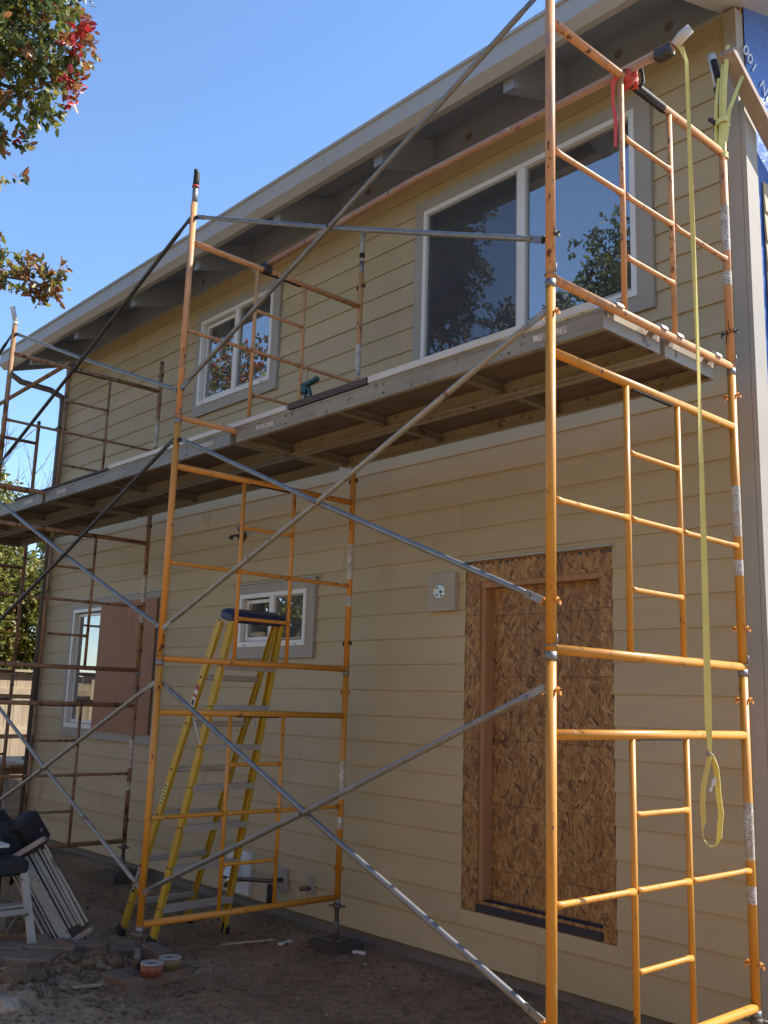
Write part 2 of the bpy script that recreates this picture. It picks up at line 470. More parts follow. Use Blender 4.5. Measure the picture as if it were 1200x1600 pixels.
# ------------------------------------------------------------------ mesh builder
class MB:
    def __init__(s):
        s.v, s.f, s.sm, s.mi = [], [], [], []

    def add(s, verts, faces, smooth=False, mi=0):
        o = len(s.v)
        s.v += [tuple(v) for v in verts]
        for f in faces:
            s.f.append(tuple(i + o for i in f))
            s.sm.append(smooth)
            s.mi.append(mi)
        return s

    def box(s, x0, x1, y0, y1, z0, z1, mi=0):
        v = [(x0, y0, z0), (x1, y0, z0), (x1, y1, z0), (x0, y1, z0), (x0, y0, z1), (x1, y0, z1), (x1, y1, z1), (x0, y1, z1)]
        return s.add(v, [(0, 3, 2, 1), (4, 5, 6, 7), (0, 1, 5, 4), (1, 2, 6, 5), (2, 3, 7, 6), (3, 0, 4, 7)], mi=mi)

    def obox(s, c, size, rot=None, bev=0.0, mi=0):
        hx, hy, hz = [a / 2 for a in size]
        M = rot if rot is not None else Matrix.Identity(3)
        c = Vector(c)
        if bev <= 0:
            v = [c + M @ Vector((sx * hx, sy * hy, sz * hz)) for sz in (-1, 1) for sx, sy in ((-1, -1), (1, -1), (1, 1), (-1, 1))]
            return s.add(v, [(0, 3, 2, 1), (4, 5, 6, 7), (0, 1, 5, 4), (1, 2, 6, 5), (2, 3, 7, 6), (3, 0, 4, 7)], mi=mi)
        b = bev
        ring = lambda x, y, z: [(-x + b, -y, z), (x - b, -y, z), (x, -y + b, z), (x, y - b, z), (x - b, y, z), (-x + b, y, z), (-x, y - b, z), (-x, -y + b, z)]
        rs = [ring(hx - b, hy - b, -hz), ring(hx, hy, -hz + b), ring(hx, hy, hz - b), ring(hx - b, hy - b, hz)]
        v = [c + M @ Vector(p) for r in rs for p in r]
        f = [tuple(range(7, -1, -1)), tuple(range(24, 32))]
        for k in range(3):
            for i in range(8):
                j = (i + 1) % 8
                f.append((k * 8 + i, k * 8 + j, k * 8 + 8 + j, k * 8 + 8 + i))
        return s.add(v, f, mi=mi)

    def beam(s, p0, p1, w, h, up=(0, 0, 1), mi=0, bev=0.0):
        p0, p1 = Vector(p0), Vector(p1)
        d = p1 - p0
        z = d.normalized()
        x = Vector(up).cross(z)
        if x.length < 1e-4:
            x = Vector((1, 0, 0)).cross(z)
        x.normalize()
        y = z.cross(x)
        M = Matrix((x, y, z)).transposed()
        return s.obox((p0 + p1) / 2, (w, h, d.length), M, bev, mi)

    def tube(s, p0, p1, r, n=14, r1=None, cap=True, mi=0):
        return s.path([p0, p1], [r, r if r1 is None else r1], n, cap, mi)

    def path(s, pts, r, n=12, cap=True, mi=0):
        pts = [Vector(p) for p in pts]
        if not isinstance(r, (list, tuple)):
            r = [r] * len(pts)
        o = len(s.v)
        prev = None
        for i, p in enumerate(pts):
            if i == 0:
                t = pts[1] - pts[0]
            elif i == len(pts) - 1:
                t = pts[-1] - pts[-2]
            else:
                t = (pts[i + 1] - p).normalized() + (p - pts[i - 1]).normalized()
            t.normalize()
            if prev is None:
                a = Vector((0, 0, 1)) if abs(t.z) < 0.9 else Vector((1, 0, 0))
                x = a.cross(t).normalized()
            else:
                x = (prev - t * prev.dot(t)).normalized()
            prev = x
            y = t.cross(x)
            for k in range(n):
                an = 2 * math.pi * k / n
                s.v.append(tuple(p + (x * math.cos(an) + y * math.sin(an)) * r[i]))
        for i in range(len(pts) - 1):
            for k in range(n):
                j = (k + 1) % n
                s.f.append((o + i * n + k, o + i * n + j, o + (i + 1) * n + j, o + (i + 1) * n + k))
                s.sm.append(True)
                s.mi.append(mi)
        if cap:
            s.f.append(tuple(o + k for k in range(n - 1, -1, -1)))
            s.f.append(tuple(o + (len(pts) - 1) * n + k for k in range(n)))
            s.sm += [False, False]
            s.mi += [mi, mi]
        return s

    def prism_x(s, prof, x0, x1, mi=0, smooth=False):
        n = len(prof)
        v = [(x0, y, z) for y, z in prof] + [(x1, y, z) for y, z in prof]
        f = [tuple(range(n)), tuple(range(2 * n - 1, n - 1, -1))]
        for i in range(n):
            j = (i + 1) % n
            f.append((i, i + n, j + n, j))
        return s.add(v, f, smooth, mi)

    def ribbon(s, pts, widths, side, th=0.003, mi=0):
        """flat strap along pts; side = list or single vector of width direction"""
        pts = [Vector(p) for p in pts]
        n = len(pts)
        if not isinstance(widths, (list, tuple)):
            widths = [widths] * n
        sides = side if isinstance(side, list) else [side] * n
        vs = []
        for i, p in enumerate(pts):
            t = (pts[min(i + 1, n - 1)] - pts[max(i - 1, 0)]).normalized()
            w = Vector(sides[i])
            w = (w - t * w.dot(t)).normalized()
            nn = t.cross(w)
            for a, b in ((-1, -1), (1, -1), (1, 1), (-1, 1)):
                vs.append(p + w * a * widths[i] / 2 + nn * b * th / 2)
        fs = [(3, 2, 1, 0), tuple(4 * (n - 1) + k for k in range(4))]
        for i in range(n - 1):
            for k in range(4):
                j = (k + 1) % 4
                fs.append((4 * i + k, 4 * i + j, 4 * i + 4 + j, 4 * i + 4 + k))
        return s.add(vs, fs, False, mi)

    def mesh(s, name, mats, origin=(0, 0, 0)):
        me = bpy.data.meshes.new(name)
        ox, oy, oz = origin
        me.from_pydata([(x - ox, y - oy, z - oz) for x, y, z in s.v], [], s.f)
        for m in (mats if isinstance(mats, (list, tuple)) else [mats]):
            me.materials.append(MATS[m])
        me.polygons.foreach_set('use_smooth', s.sm)
        if any(s.mi):
            me.polygons.foreach_set('material_index', s.mi)
        me.update()
        return me

    def build(s, name, mats, parent=None, label=None, cat=None, group=None, kind=None, origin=None):
        if origin is None:
            origin = (0, 0, 0)
            if parent is not None:
                p = parent
                o = Vector((0, 0, 0))
                while p is not None:
                    o += Vector(p.location)
                    p = p.parent
                origin = tuple(o)
            elif s.v:
                xs = [v[0] for v in s.v]
                ys = [v[1] for v in s.v]
                origin = ((min(xs) + max(xs)) / 2, (min(ys) + max(ys)) / 2, min(v[2] for v in s.v))
        ob = bpy.data.objects.new(name, s.mesh(name, mats, origin))
        if parent is None:
            ob.location = origin
        else:
            ob.parent = parent
        COL.objects.link(ob)
        return tag(ob, label, cat, group, kind)


def tag(o, label=None, cat=None, group=None, kind=None):
    if label:
        o['label'] = label
    if cat:
        o['category'] = cat
    if group:
        o['group'] = group
    if kind:
        o['kind'] = kind
    return o


def thing(name, loc, label, cat, group=None):
    o = bpy.data.objects.new(name, None)
    o.empty_display_size = 0.2
    o.location = loc
    COL.objects.link(o)
    return tag(o, label, cat, group)


def B(*a, **k):
    return MB().box(*a, **k)


def text_mesh(name, body, size, M, mat, parent, extrude=0.0015):
    cu = bpy.data.curves.new(name + '_curve', 'FONT')
    cu.body = body
    cu.size = size
    cu.extrude = extrude
    cu.align_x = 'CENTER'
    cu.align_y = 'CENTER'
    tmp = bpy.data.objects.new(name + '_tmp', cu)
    COL.objects.link(tmp)
    dg = bpy.context.evaluated_depsgraph_get()
    me = bpy.data.meshes.new_from_object(tmp.evaluated_get(dg))
    bpy.data.objects.remove(tmp)
    me.materials.clear()
    me.materials.append(MATS[mat])
    me.transform(M)
    ob = bpy.data.objects.new(name, me)
    ob.parent = parent
    COL.objects.link(ob)
    return ob


# ------------------------------------------------------------------ ground
GZ = -0.29


def ground_z(x, y):
    n = noise.noise(Vector((x * 0.45, y * 0.45, 3.1))) * 0.035
    near = max(0.0, 1 - max(abs(x + 3) / 6.5, abs(y + 1.6) / 4.5))
    k = min(1, near * 3)
    n += k * (noise.fractal(Vector((x * 2.1, y * 2.1, 0.4)), 0.9, 2.1, 5) * 0.018)
    n += k * abs(noise.noise(Vector((x * 9, y * 9, 7)))) * 0.012
    # spoil heap by the pavers
    for hx, hy, hr, hh in ((-3.2, -1.85, 0.42, 0.06), (-3.05, -2.35, 0.32, 0.08), (-3.55, -1.62, 0.3, 0.05), (-3.35, -1.55, 0.22, 0.04)):
        d2 = ((x - hx) ** 2 + (y - hy) ** 2) / (hr * hr)
        if d2 < 4:
            n += hh * math.exp(-d2 * 1.4) * (1 + 0.7 * noise.noise(Vector((x * 7, y * 7, 1))) + 0.45 * noise.noise(Vector((x * 17, y * 17, 4))))
    return GZ + n


def make_ground():
    def axis(lo, hi, step, far):
        a = list(np.arange(lo, hi + 1e-6, step))
        d, l, h = step, lo, hi
        left, right = [], []
        while l > -far:
            d *= 1.28
            l -= d
            h += d
            left.append(l)
            right.append(h)
        return left[::-1] + a + right
    xs = axis(-6.4, 0.9, 0.032, 900)
    ys = axis(-3.2, 0.3, 0.032, 900)
    nx, ny = len(xs), len(ys)
    co = np.zeros((ny, nx, 3))
    for j, y in enumerate(ys):
        for i, x in enumerate(xs):
            co[j, i] = (x, y, ground_z(x, y) if abs(x) < 30 and abs(y) < 30 else GZ)
    idx = np.arange(nx * ny).reshape(ny, nx)
    q = np.stack([idx[:-1, :-1], idx[:-1, 1:], idx[1:, 1:], idx[1:, :-1]], -1).reshape(-1, 4)
    me = bpy.data.meshes.new('ground')
    me.from_pydata(co.reshape(-1, 3).tolist(), [], q.tolist())
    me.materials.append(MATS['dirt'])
    me.polygons.foreach_set('use_smooth', [True] * len(q))
    o = bpy.data.objects.new('ground', me)
    COL.objects.link(o)
    tag(o, 'bare brown dirt of the building yard', kind='structure')


make_ground()

# ------------------------------------------------------------------ house
WY = 0.24           # outermost face of the laps
SH = 0.258          # sheathing plane
XL, XR = -9.10, 0.0
house = thing('house', (-4.5, SH, GZ), 'two-storey house in beige lap siding with grey trim and overhanging eave', 'house')

# openings: outer cut (x0,x1,z0,z1)
CUTS = [(-2.69, -0.59, 3.77, 5.235), (-5.915, -4.475, 4.13, 5.225), (-4.925, -3.76, 1.72, 2.365),
        (-8.29, -6.25, 0.91, 2.41), (-2.12, -0.935, 0.10, 2.345)]
HOLES = [(-2.59, -0.70, 3.87, 5.135), (-5.82, -4.57, 4.23, 5.13), (-4.82, -3.86, 1.82, 2.28),
         (-8.19, -6.35, 1.01, 2.31), (-1.99, -1.03, 0.17, 2.20)]


def sheathing():
    xs = sorted({XL, XR} | {h[0] for h in HOLES} | {h[1] for h in HOLES})
    zs = sorted({-0.2, 5.75} | {h[2] for h in HOLES} | {h[3] for h in HOLES})
    b = MB()
    for i in range(len(xs) - 1):
        for j in range(len(zs) - 1):
            cx, cz = (xs[i] + xs[i + 1]) / 2, (zs[j] + zs[j + 1]) / 2
            if any(h[0] < cx < h[1] and h[2] < cz < h[3] for h in HOLES):
                continue
            b.add([(xs[i], SH, zs[j]), (xs[i + 1], SH, zs[j]), (xs[i + 1], SH, zs[j + 1]), (xs[i], SH, zs[j + 1])], [(0, 1, 2, 3)])
    # gable and rear walls
    yb, ym, zr = 9.8, 5.0, 5.74 + 0.345 * 4.74
    for x, fl in ((XR - 0.002, 1), (XL + 0.002, 0)):
        v = [(x, SH, -0.25), (x, yb, -0.25), (x, yb, 5.72), (x, ym, zr - 0.03), (x, SH, 5.72)]
        b.add(v, [(0, 1, 2, 3, 4) if fl else (4, 3, 2, 1, 0)])
    b.add([(XL, yb, -0.25), (XR, yb, -0.25), (XR, yb, 5.72), (XL, yb, 5.72)], [(3, 2, 1, 0)])
    b.build('wall_sheathing', 'osb', house)


sheathing()
B(XL + 0.01, XR - 0.01, 0.272, 9.7, -0.6, -0.205).build('foundation', 'concrete', house)


def lap_y(dz):
    return WY - 0.002 + 0.0125 * dz / 0.19


def board(x0, x1, zc, zlo, zhi, mat='siding_paint'):
    b = MB()
    d0, d1 = zlo - zc, zhi - zc
    j = rnd.uniform(-0.0012, 0.0012)
    prof = [(lap_y(d0) + j, zlo), (lap_y(d0) + 0.0075, zlo), (lap_y(d1) + 0.0075, zhi), (lap_y(d1) + j, zhi)]
    b.prism_x(prof, x0, x1)
    b.build('siding_board', mat, house)


courses = [-0.21] + [0.005 + 0.184 * k for k in range(30)]
CX0, CX1 = XL + 0.09, XR - 0.078
for ci, zc in enumerate(courses):
    ztop = courses[ci + 1] + 0.024 if ci + 1 < len(courses) else 5.488
    if zc == -0.21:
        ztop = 0.029
    spans = [(CX0, CX1, zc, ztop)]
    for (a, b_, c, d) in CUTS:
        out = []
        for (x0, x1, z0, z1) in spans:
            if x1 <= a or x0 >= b_ or z1 <= c or z0 >= d:
                out.append((x0, x1, z0, z1))
                continue
            if x0 < a:
                out.append((x0, a - 0.003, z0, z1))
            if x1 > b_:
                out.append((b_ + 0.003, x1, z0, z1))
            if z0 < c - 0.01:
                out.append((max(x0, a - 0.003), min(x1, b_ + 0.003), z0, c - 0.003))
            if z1 > d + 0.01:
                out.append((max(x0, a - 0.003), min(x1, b_ + 0.003), d + 0.003, z1))
        spans = out
    for (x0, x1, z0, z1) in spans:
        while x1 - x0 > 3.66:
            cut = x0 + rnd.uniform(1.6, 3.4)
            board(x0, cut - 0.001, zc, z0, z1)
            x0 = cut + 0.001
        board(x0, x1, zc, z0, z1)

# corner boards, frieze, eave
B(-0.078, 0.0, 0.212, 0.30, -0.21, 5.47).build('corner_board', 'trim_paint', house)
B(0.002, 0.030, 0.214, 0.345, -0.21, 4.86).build('corner_board', 'trim_paint', house)
B(XL - 0.002, XL + 0.088, 0.222, 0.30, -0.21, 5.47).build('corner_board', 'trim_paint', house)
B(XL + 0.09, XR - 0.08, 0.226, 0.258, 5.478, 5.496).build('frieze_strip', 'gutter_paint', house)
B(XL, XR - 0.102, 0.236, 0.257, 5.500, 5.76).build('bird_block', 'eave_paint', house)
for x in (-0.45, -0.82, -2.15, -2.78, -3.3, -5.9):
    b = MB()
    z = 5.60
    pts = [(x + 0.028 * math.cos(a), 0.2335, z + 0.028 * math.sin(a)) for a in [i * math.pi / 7 for i in range(15)]]
    b.path(pts, 0.004, 6)
    b.add([(x + 0.026 * math.cos(i * math.pi / 6), 0.2345, z + 0.026 * math.sin(i * math.pi / 6)) for i in range(12)], [tuple(range(12))])
    b.build('vent_hole', 'vent_grey', house)
for x in (-1.29, -2.56, -3.84, -5.10, -6.34, -7.66, -8.92):
    b = MB()
    prof = [(0.236, 5.49), (0.236, 5.735), (-0.312, 5.546), (-0.312, 5.30)]
    b.prism_x(prof[::-1], x - 0.045, x + 0.045)
    b.build('rafter_tail', 'eave_paint', house)
RX0, RX1 = -9.56, 0.46
b = MB()
b.prism_x([(-0.40, 5.52), (5.0, 5.52 + 0.345 * 5.40), (5.0, 5.545 + 0.345 * 5.40), (-0.40, 5.545)][::-1], RX0, RX1)
b.build('soffit', 'eave_paint', house)
b = MB()
b.prism_x([(-0.43, 5.548), (5.0, 5.548 + 0.345 * 5.43), (10.4, 5.548), (10.4, 5.60), (5.0, 5.60 + 0.345 * 5.43), (-0.43, 5.60)][::-1], RX0, RX1)
b.build('roof', 'roof_shingle', house)
# boxed rake overhang at the near gable
b = MB()
b.prism_x([(-0.318, 5.302), (5.0, 5.302 + 0.345 * 5.318), (5.0, 5.49 + 0.345 * 5.318), (-0.318, 5.52)][::-1], -0.10, 0.44)
b.build('rake_soffit', 'gutter_paint', house)
b = MB()
b.prism_x([(-0.318, 5.36), (5.0, 5.36 + 0.345 * 5.318), (5.0, 5.49 + 0.345 * 5.318), (-0.318, 5.52)][::-1], RX0 + 0.01, RX0 + 0.05)
b.build('barge_board', 'eave_paint', house)
# gutter
b = MB()
prof = [(-0.325, 5.585), (-0.325, 5.385), (-0.395, 5.365), (-0.452, 5.415), (-0.452, 5.545), (-0.468, 5.550), (-0.468, 5.572), (-0.440, 5.572), (-0.44, 5.56), (-0.335, 5.56)]
b.prism_x(prof[::-1], RX0 - 0.02, RX1)
gut = b.build('gutter', 'gutter_paint', house)
for x in (-6.1, -3.05, -0.2):
    MB().prism_x([(y - (0.003 if y < -0.4 else 0), z - (0.003 if z < 5.5 else 0)) for y, z in prof][::-1], x - 0.02, x + 0.02).build('seam', 'gutter_paint', gut)
# downspout at the far corner
b = MB()
b.path([(-9.35, -0.39, 5.38), (-9.35, -0.39, 5.27), (-9.27, -0.27, 5.17), (-9.10, 0.04, 5.10), (-9.03, 0.17, 5.02), (-9.03, 0.185, 4.9), (-9.03, 0.185, -0.2)], 0.038, 10)
ds = b.build('downspout', 'downspout_paint', house)
for z in (4.6, 2.6, 0.6):
    B(-9.085, -8.975, 0.14, 0.225, z, z + 0.03).build('strap', 'steel_dark', ds)


# windows
def window(cut, hole, mull=None, sash=None, screen=False, blind=None):
    a0, a1, c0, c1 = cut
    x0, x1, z0, z1 = hole
    b = MB()
    yf, yb = 0.214, 0.262
    b.box(a0, a1, yf, yb, z1, c1)
    b.box(a0, a1, yf, yb, c0, z0)
    b.box(a0, x0, yf, yb, z0, z1)
    b.box(x1, a1, yf, yb, z0, z1)
    w = b.build('window', 'trim_paint', house)
    fw = 0.036
    yq0, yq1 = 0.203, 0.285
    f = MB()
    f.box(x0, x1, yq0, yq1, z1 - fw, z1)
    f.box(x0, x1, yq0, yq1, z0, z0 + fw + 0.008)
    f.box(x0, x0 + fw, yq0, yq1, z0 + fw + 0.008, z1 - fw)
    f.box(x1 - fw, x1, yq0, yq1, z0 + fw + 0.008, z1 - fw)
    f.build('frame', 'vinyl_white', w)
    B(x0 + fw, x1 - fw, 0.242, 0.262, z0 + fw + 0.008, z0 + fw + 0.02).build('track', 'window_track', w)
    parts = [(x0 + fw, x1 - fw)]
    if mull is not None:
        B(mull - 0.034, mull + 0.034, 0.209, 0.280, z0 + fw + 0.008, z1 - fw).build('mullion', 'vinyl_white', w)
        parts = [(x0 + fw, mull - 0.034), (mull + 0.034, x1 - fw)]
    for k, (p0, p1) in enumerate(parts):
        sl = k == 0 and sash
        y = 0.262 if sl else 0.236
        s = MB()
        t = 0.030 if sl else 0.012
        q0, q1, r0, r1 = p0 + (0.012 if sl else 0), p1, z0 + fw + 0.021, z1 - fw - (0.012 if sl else 0)
        s.box(q0, q1, y - 0.012, y + 0.014, r1 - t, r1)
        s.box(q0, q1, y - 0.012, y + 0.014, r0, r0 + t)
        s.box(q0, q0 + t, y - 0.012, y + 0.014, r0 + t, r1 - t)
        s.box(q1 - t, q1, y - 0.012, y + 0.014, r0 + t, r1 - t)
        s.build('sash', 'vinyl_white' if sl else 'window_track', w)
        B(q0 + t, q1 - t, y, y + 0.005, r0 + t, r1 - t).build('pane', 'glass', w)
        if k == 0 and screen:
            B(q0 + 0.01, q1 - 0.005, 0.2195, 0.2205, r0 + 0.004, r1 - 0.004).build('insect_screen', 'glass_screen', w)
            sc = MB()
            for (u0, u1, w0, w1) in ((q0, q1, r1 - 0.014, r1), (q0, q1, r0, r0 + 0.014), (q0, q0 + 0.014, r0 + 0.014, r1 - 0.014), (q1 - 0.014, q1, r0 + 0.014, r1 - 0.014)):
                sc.box(u0, u1, 0.214, 0.2235, w0, w1)
            sc.build('screen_frame', 'window_track', w)
    if blind:
        B(x0 + 0.05, x1 - 0.05, 0.33, 0.34, z0 + blind * (z1 - z0), z1 - 0.04).build('blind', 'blind', w)
    # room behind the glass
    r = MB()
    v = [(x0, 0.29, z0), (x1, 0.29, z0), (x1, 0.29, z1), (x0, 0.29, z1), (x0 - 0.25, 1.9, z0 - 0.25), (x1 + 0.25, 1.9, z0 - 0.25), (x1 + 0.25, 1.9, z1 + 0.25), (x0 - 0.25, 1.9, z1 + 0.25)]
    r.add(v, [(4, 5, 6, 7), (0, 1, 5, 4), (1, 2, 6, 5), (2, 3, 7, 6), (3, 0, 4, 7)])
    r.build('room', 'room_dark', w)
    # weep slots
    for xx in (x0 + 0.1, x1 - 0.14):
        B(xx, xx + 0.04, 0.2005, 0.204, z0 + 0.010, z0 + 0.016).build('weep_slot', 'steel_dark', w)
    return w


tag(window(CUTS[0], HOLES[0], -1.62, screen=True), 'wide two-pane window above the platform')
tag(window(CUTS[1], HOLES[1], -5.17, sash=True), 'small white sliding window on the upper floor')
tag(window(CUTS[2], HOLES[2], -4.34, sash=True), 'short high window behind the yellow ladder')
w4 = window(CUTS[3], HOLES[3], -7.27, sash=True, blind=0.42)
tag(w4, 'lower far window half hidden by plywood')
B(-7.475, -6.262, 0.186, 0.198, 1.005, 2.345).build('plywood_sheet', 'plywood_red', house, 'red-brown plywood sheet screwed over half a window')
# drip caps
B(-4.99, -3.73, 0.205, 0.25, 2.368, 2.376).build('drip_cap', 'gutter_paint', house)
B(-8.32, -6.22, 0.205, 0.25, 2.413, 2.421).build('drip_cap', 'gutter_paint', house)

# boarded doorway
dw = MB()
yo = 0.2495
dw.box(-2.118, -1.992, yo, 0.2575, 0.10, 2.335)
dw.box(-1.028, -0.938, yo, 0.2575, 0.10, 2.335)
dw.box(-1.992, -1.028, yo, 0.2575, 2.202, 2.335)
door = dw.build('boarded_doorway', 'osb', house, 'door opening closed with chipboard')
B(-1.99, -1.03, 0.345, 0.356, 0.12, 2.24).build('chipboard_panel', 'osb', door)
B(-2.032, -1.991, 0.2578, 0.344, 0.16, 2.24).build('jamb_stud', 'lumber_red', door)
B(-1.029, -0.988, 0.2578, 0.344, 0.16, 2.24).build('jamb_stud', 'lumber_red', door)
B(-1.988, -1.032, 0.256, 0.344, 2.165, 2.201).build('header', 'lumber_red', door)
B(-1.990, -1.955, 0.263, 0.3445, 0.172, 2.164).build('trimmer_stud', 'lumber_red', door)
sm = MB()
sm.box(-2.0, -1.035, 0.2465, 0.344, 0.104, 0.150)
sm.box(-2.0, -1.035, 0.310, 0.344, 0.150, 0.172)
sm.build('sill_membrane', 'membrane', door)
B(-2.15, -0.915, 0.206, 0.25, 2.346, 2.354).build('drip_flashing', 'gutter_paint', door)
for k in range(22):
    xx = -2.10 + k * 0.054
    B(xx, xx + rnd.uniform(0.006, 0.03), 0.2465, 0.2492, 2.326 - rnd.uniform(0, 0.012), 2.336).build('torn_paper', 'steel_dark', door)

# light mounting block
lb = MB()
lb.box(-2.452, -2.188, 0.204, 0.25, 2.022, 2.282)
lb = lb.build('light_block', 'block_paint', house)
j = MB()
cx, cz = -2.335, 2.158
pts = [(cx + 0.052 * math.cos(a), 0.2035, cz + 0.052 * math.sin(a)) for a in [i * math.pi / 10 for i in range(21)]]
j.path(pts, 0.005, 6)
j.add([(cx + 0.05 * math.cos(i * math.pi / 10), 0.2025, cz + 0.05 * math.sin(i * math.pi / 10)) for i in range(20)], [tuple(range(20))])
jb = j.build('junction_box', 'metal_shiny', lb)
for (dx, dz, rr) in ((0.012, -0.002, 0.011), (-0.022, 0.026, 0.007), (0.02, -0.03, 0.007), (-0.02, -0.022, 0.006)):
    MB().tube((cx + dx, 0.203, cz + dz), (cx + dx, 0.1995, cz + dz), rr, 10).build('knockout', 'steel_dark', jb)

# wall lamp near the second frame
wlmp = MB().tube((-4.87, 0.235, 2.82), (-4.87, 0.20, 2.82), 0.042, 14).build('wall_lamp', 'steel_dark', house)
MB().path([(-4.87, 0.205, 2.82), (-4.90, 0.15, 2.82), (-4.91, 0.13, 2.80), (-4.915, 0.125, 2.785)], [0.010, 0.010, 0.020, 0.022], 12).build('lamp_head', 'steel_dark', wlmp)
MB().path([(-4.86, 0.205, 2.83), (-4.82, 0.15, 2.86), (-4.80, 0.13, 2.88)], [0.008, 0.008, 0.02], 10).build('sensor', 'galvanised', wlmp)

# dryer vent panel, hose bibb, outlet
vp = MB()
vp.box(-4.78, -4.45, 0.208, 0.25, -0.19, 0.145)
vp = vp.build('vent_panel', 'white_plastic', house)
h = MB()
h.add([(-4.73, 0.207, 0.05), (-4.57, 0.207, 0.05), (-4.57, 0.13, -0.06), (-4.73, 0.13, -0.06), (-4.73, 0.207, -0.075), (-4.57, 0.207, -0.075)],
      [(0, 3, 2, 1), (0, 4, 3), (1, 2, 5), (3, 4, 5, 2)])
h.build('hood', 'white_plastic', vp)
B(-4.72, -4.58, 0.135, 0.205, -0.082, -0.062).build('flap', 'steel_dark', vp)
pl = MB()
pl.box(-4.07, -3.955, 0.216, 0.25, -0.09, 0.085)
pl = pl.build('pipe_plate', 'trim_paint', house)
MB().path([(-4.01, 0.22, 0.0), (-4.02, 0.10, 0.0), (-4.10, 0.05, 0.0), (-4.30, -0.02, -0.015)], 0.017, 10).build('pipe', 'pipe_copper', pl)
MB().path([(-4.30, -0.02, -0.015), (-4.36, -0.04, -0.03), (-4.40, -0.05, -0.08)], [0.02, 0.024, 0.02], 10).build('tap', 'metal_shiny', pl)
MB().tube((-4.33, -0.03, -0.0), (-4.33, -0.03, 0.05), 0.012, 8).build('tap_handle', 'steel_dark', pl)
MB().tube((-4.015, 0.12, -0.03), (-4.015, 0.12, -0.20), 0.035, 12).build('pipe_boot', 'black_rubber', pl)
pl2 = B(-3.70, -3.625, 0.218, 0.25, -0.05, 0.075).build('pipe_plate', 'trim_paint', house)
MB().tube((-3.66, 0.22, -0.01), (-3.68, 0.14, -0.012), 0.015, 10).build('pipe_stub', 'pipe_copper', pl2)

# near gable side: blue wrap, battens, side siding
wr = MB()
ny_, nz_ = 14, 24
vs, fs = [], []
for jz in range(nz_ + 1):
    for iy in range(ny_ + 1):
        y = 0.30 + 4.5 * iy / ny_
        z = -0.22 + jz / nz_ * (5.49 + 0.345 * (y - 0.24) + 0.05 + 0.22)
        vs.append((0.004 + 0.006 * noise.noise(Vector((y * 3, z * 3, 0))) + 0.004, y, z))
for jz in range(nz_):
    for iy in range(ny_):
        a = jz * (ny_ + 1) + iy
        fs.append((a, a + 1, a + ny_ + 2, a + ny_ + 1))
wr.add(vs, fs, True)
wrap = wr.build('house_wrap', 'housewrap', house, 'blue house wrap with white lettering on the gable side')
hp = Vector(house.location)


def wrap_text(body, size, y, z, slope=0.0):
    # upside-down lettering on the +X face
    M = Matrix.Translation(Vector((0.0165, y, z)) - hp) @ Matrix.Rotation(R_(slope), 4, 'X') @ Matrix(((0, 0, 1, 0), (-1, 0, 0, 0), (0, -1, 0, 0), (0, 0, 0, 1)))
    text_mesh('lettering', body, size, M, 'wrap_print', wrap)


wrap_text('100', 0.115, 0.345, 5.19, -36)
wrap_text('KIN', 0.115, 0.545, 5.045, -36)
for zc in [0.005 + 0.184 * k for k in range(24)]:
    b = MB()
    v = []
    for y in (0.425, 3.2):
        for (dx, dz) in ((0.030, 0), (0.016, 0), (0.014, 0.19), (0.020, 0.19)):
            v.append((dx, y, zc + dz))
    b.add(v, [(0, 1, 2, 3), (7, 6, 5, 4), (0, 4, 5, 1), (1, 5, 6, 2), (2, 6, 7, 3), (3, 7, 4, 0)])
    b.build('siding_board', 'siding_paint', house)

# ------------------------------------------------------------------ scaffold
FW, FH = 1.524, 1.572
HB, HM, HT = 0.042, 0.651, 1.283
FX = [0.0, -3.072, -6.199, -9.26]
YI = (-0.975, -0.545)


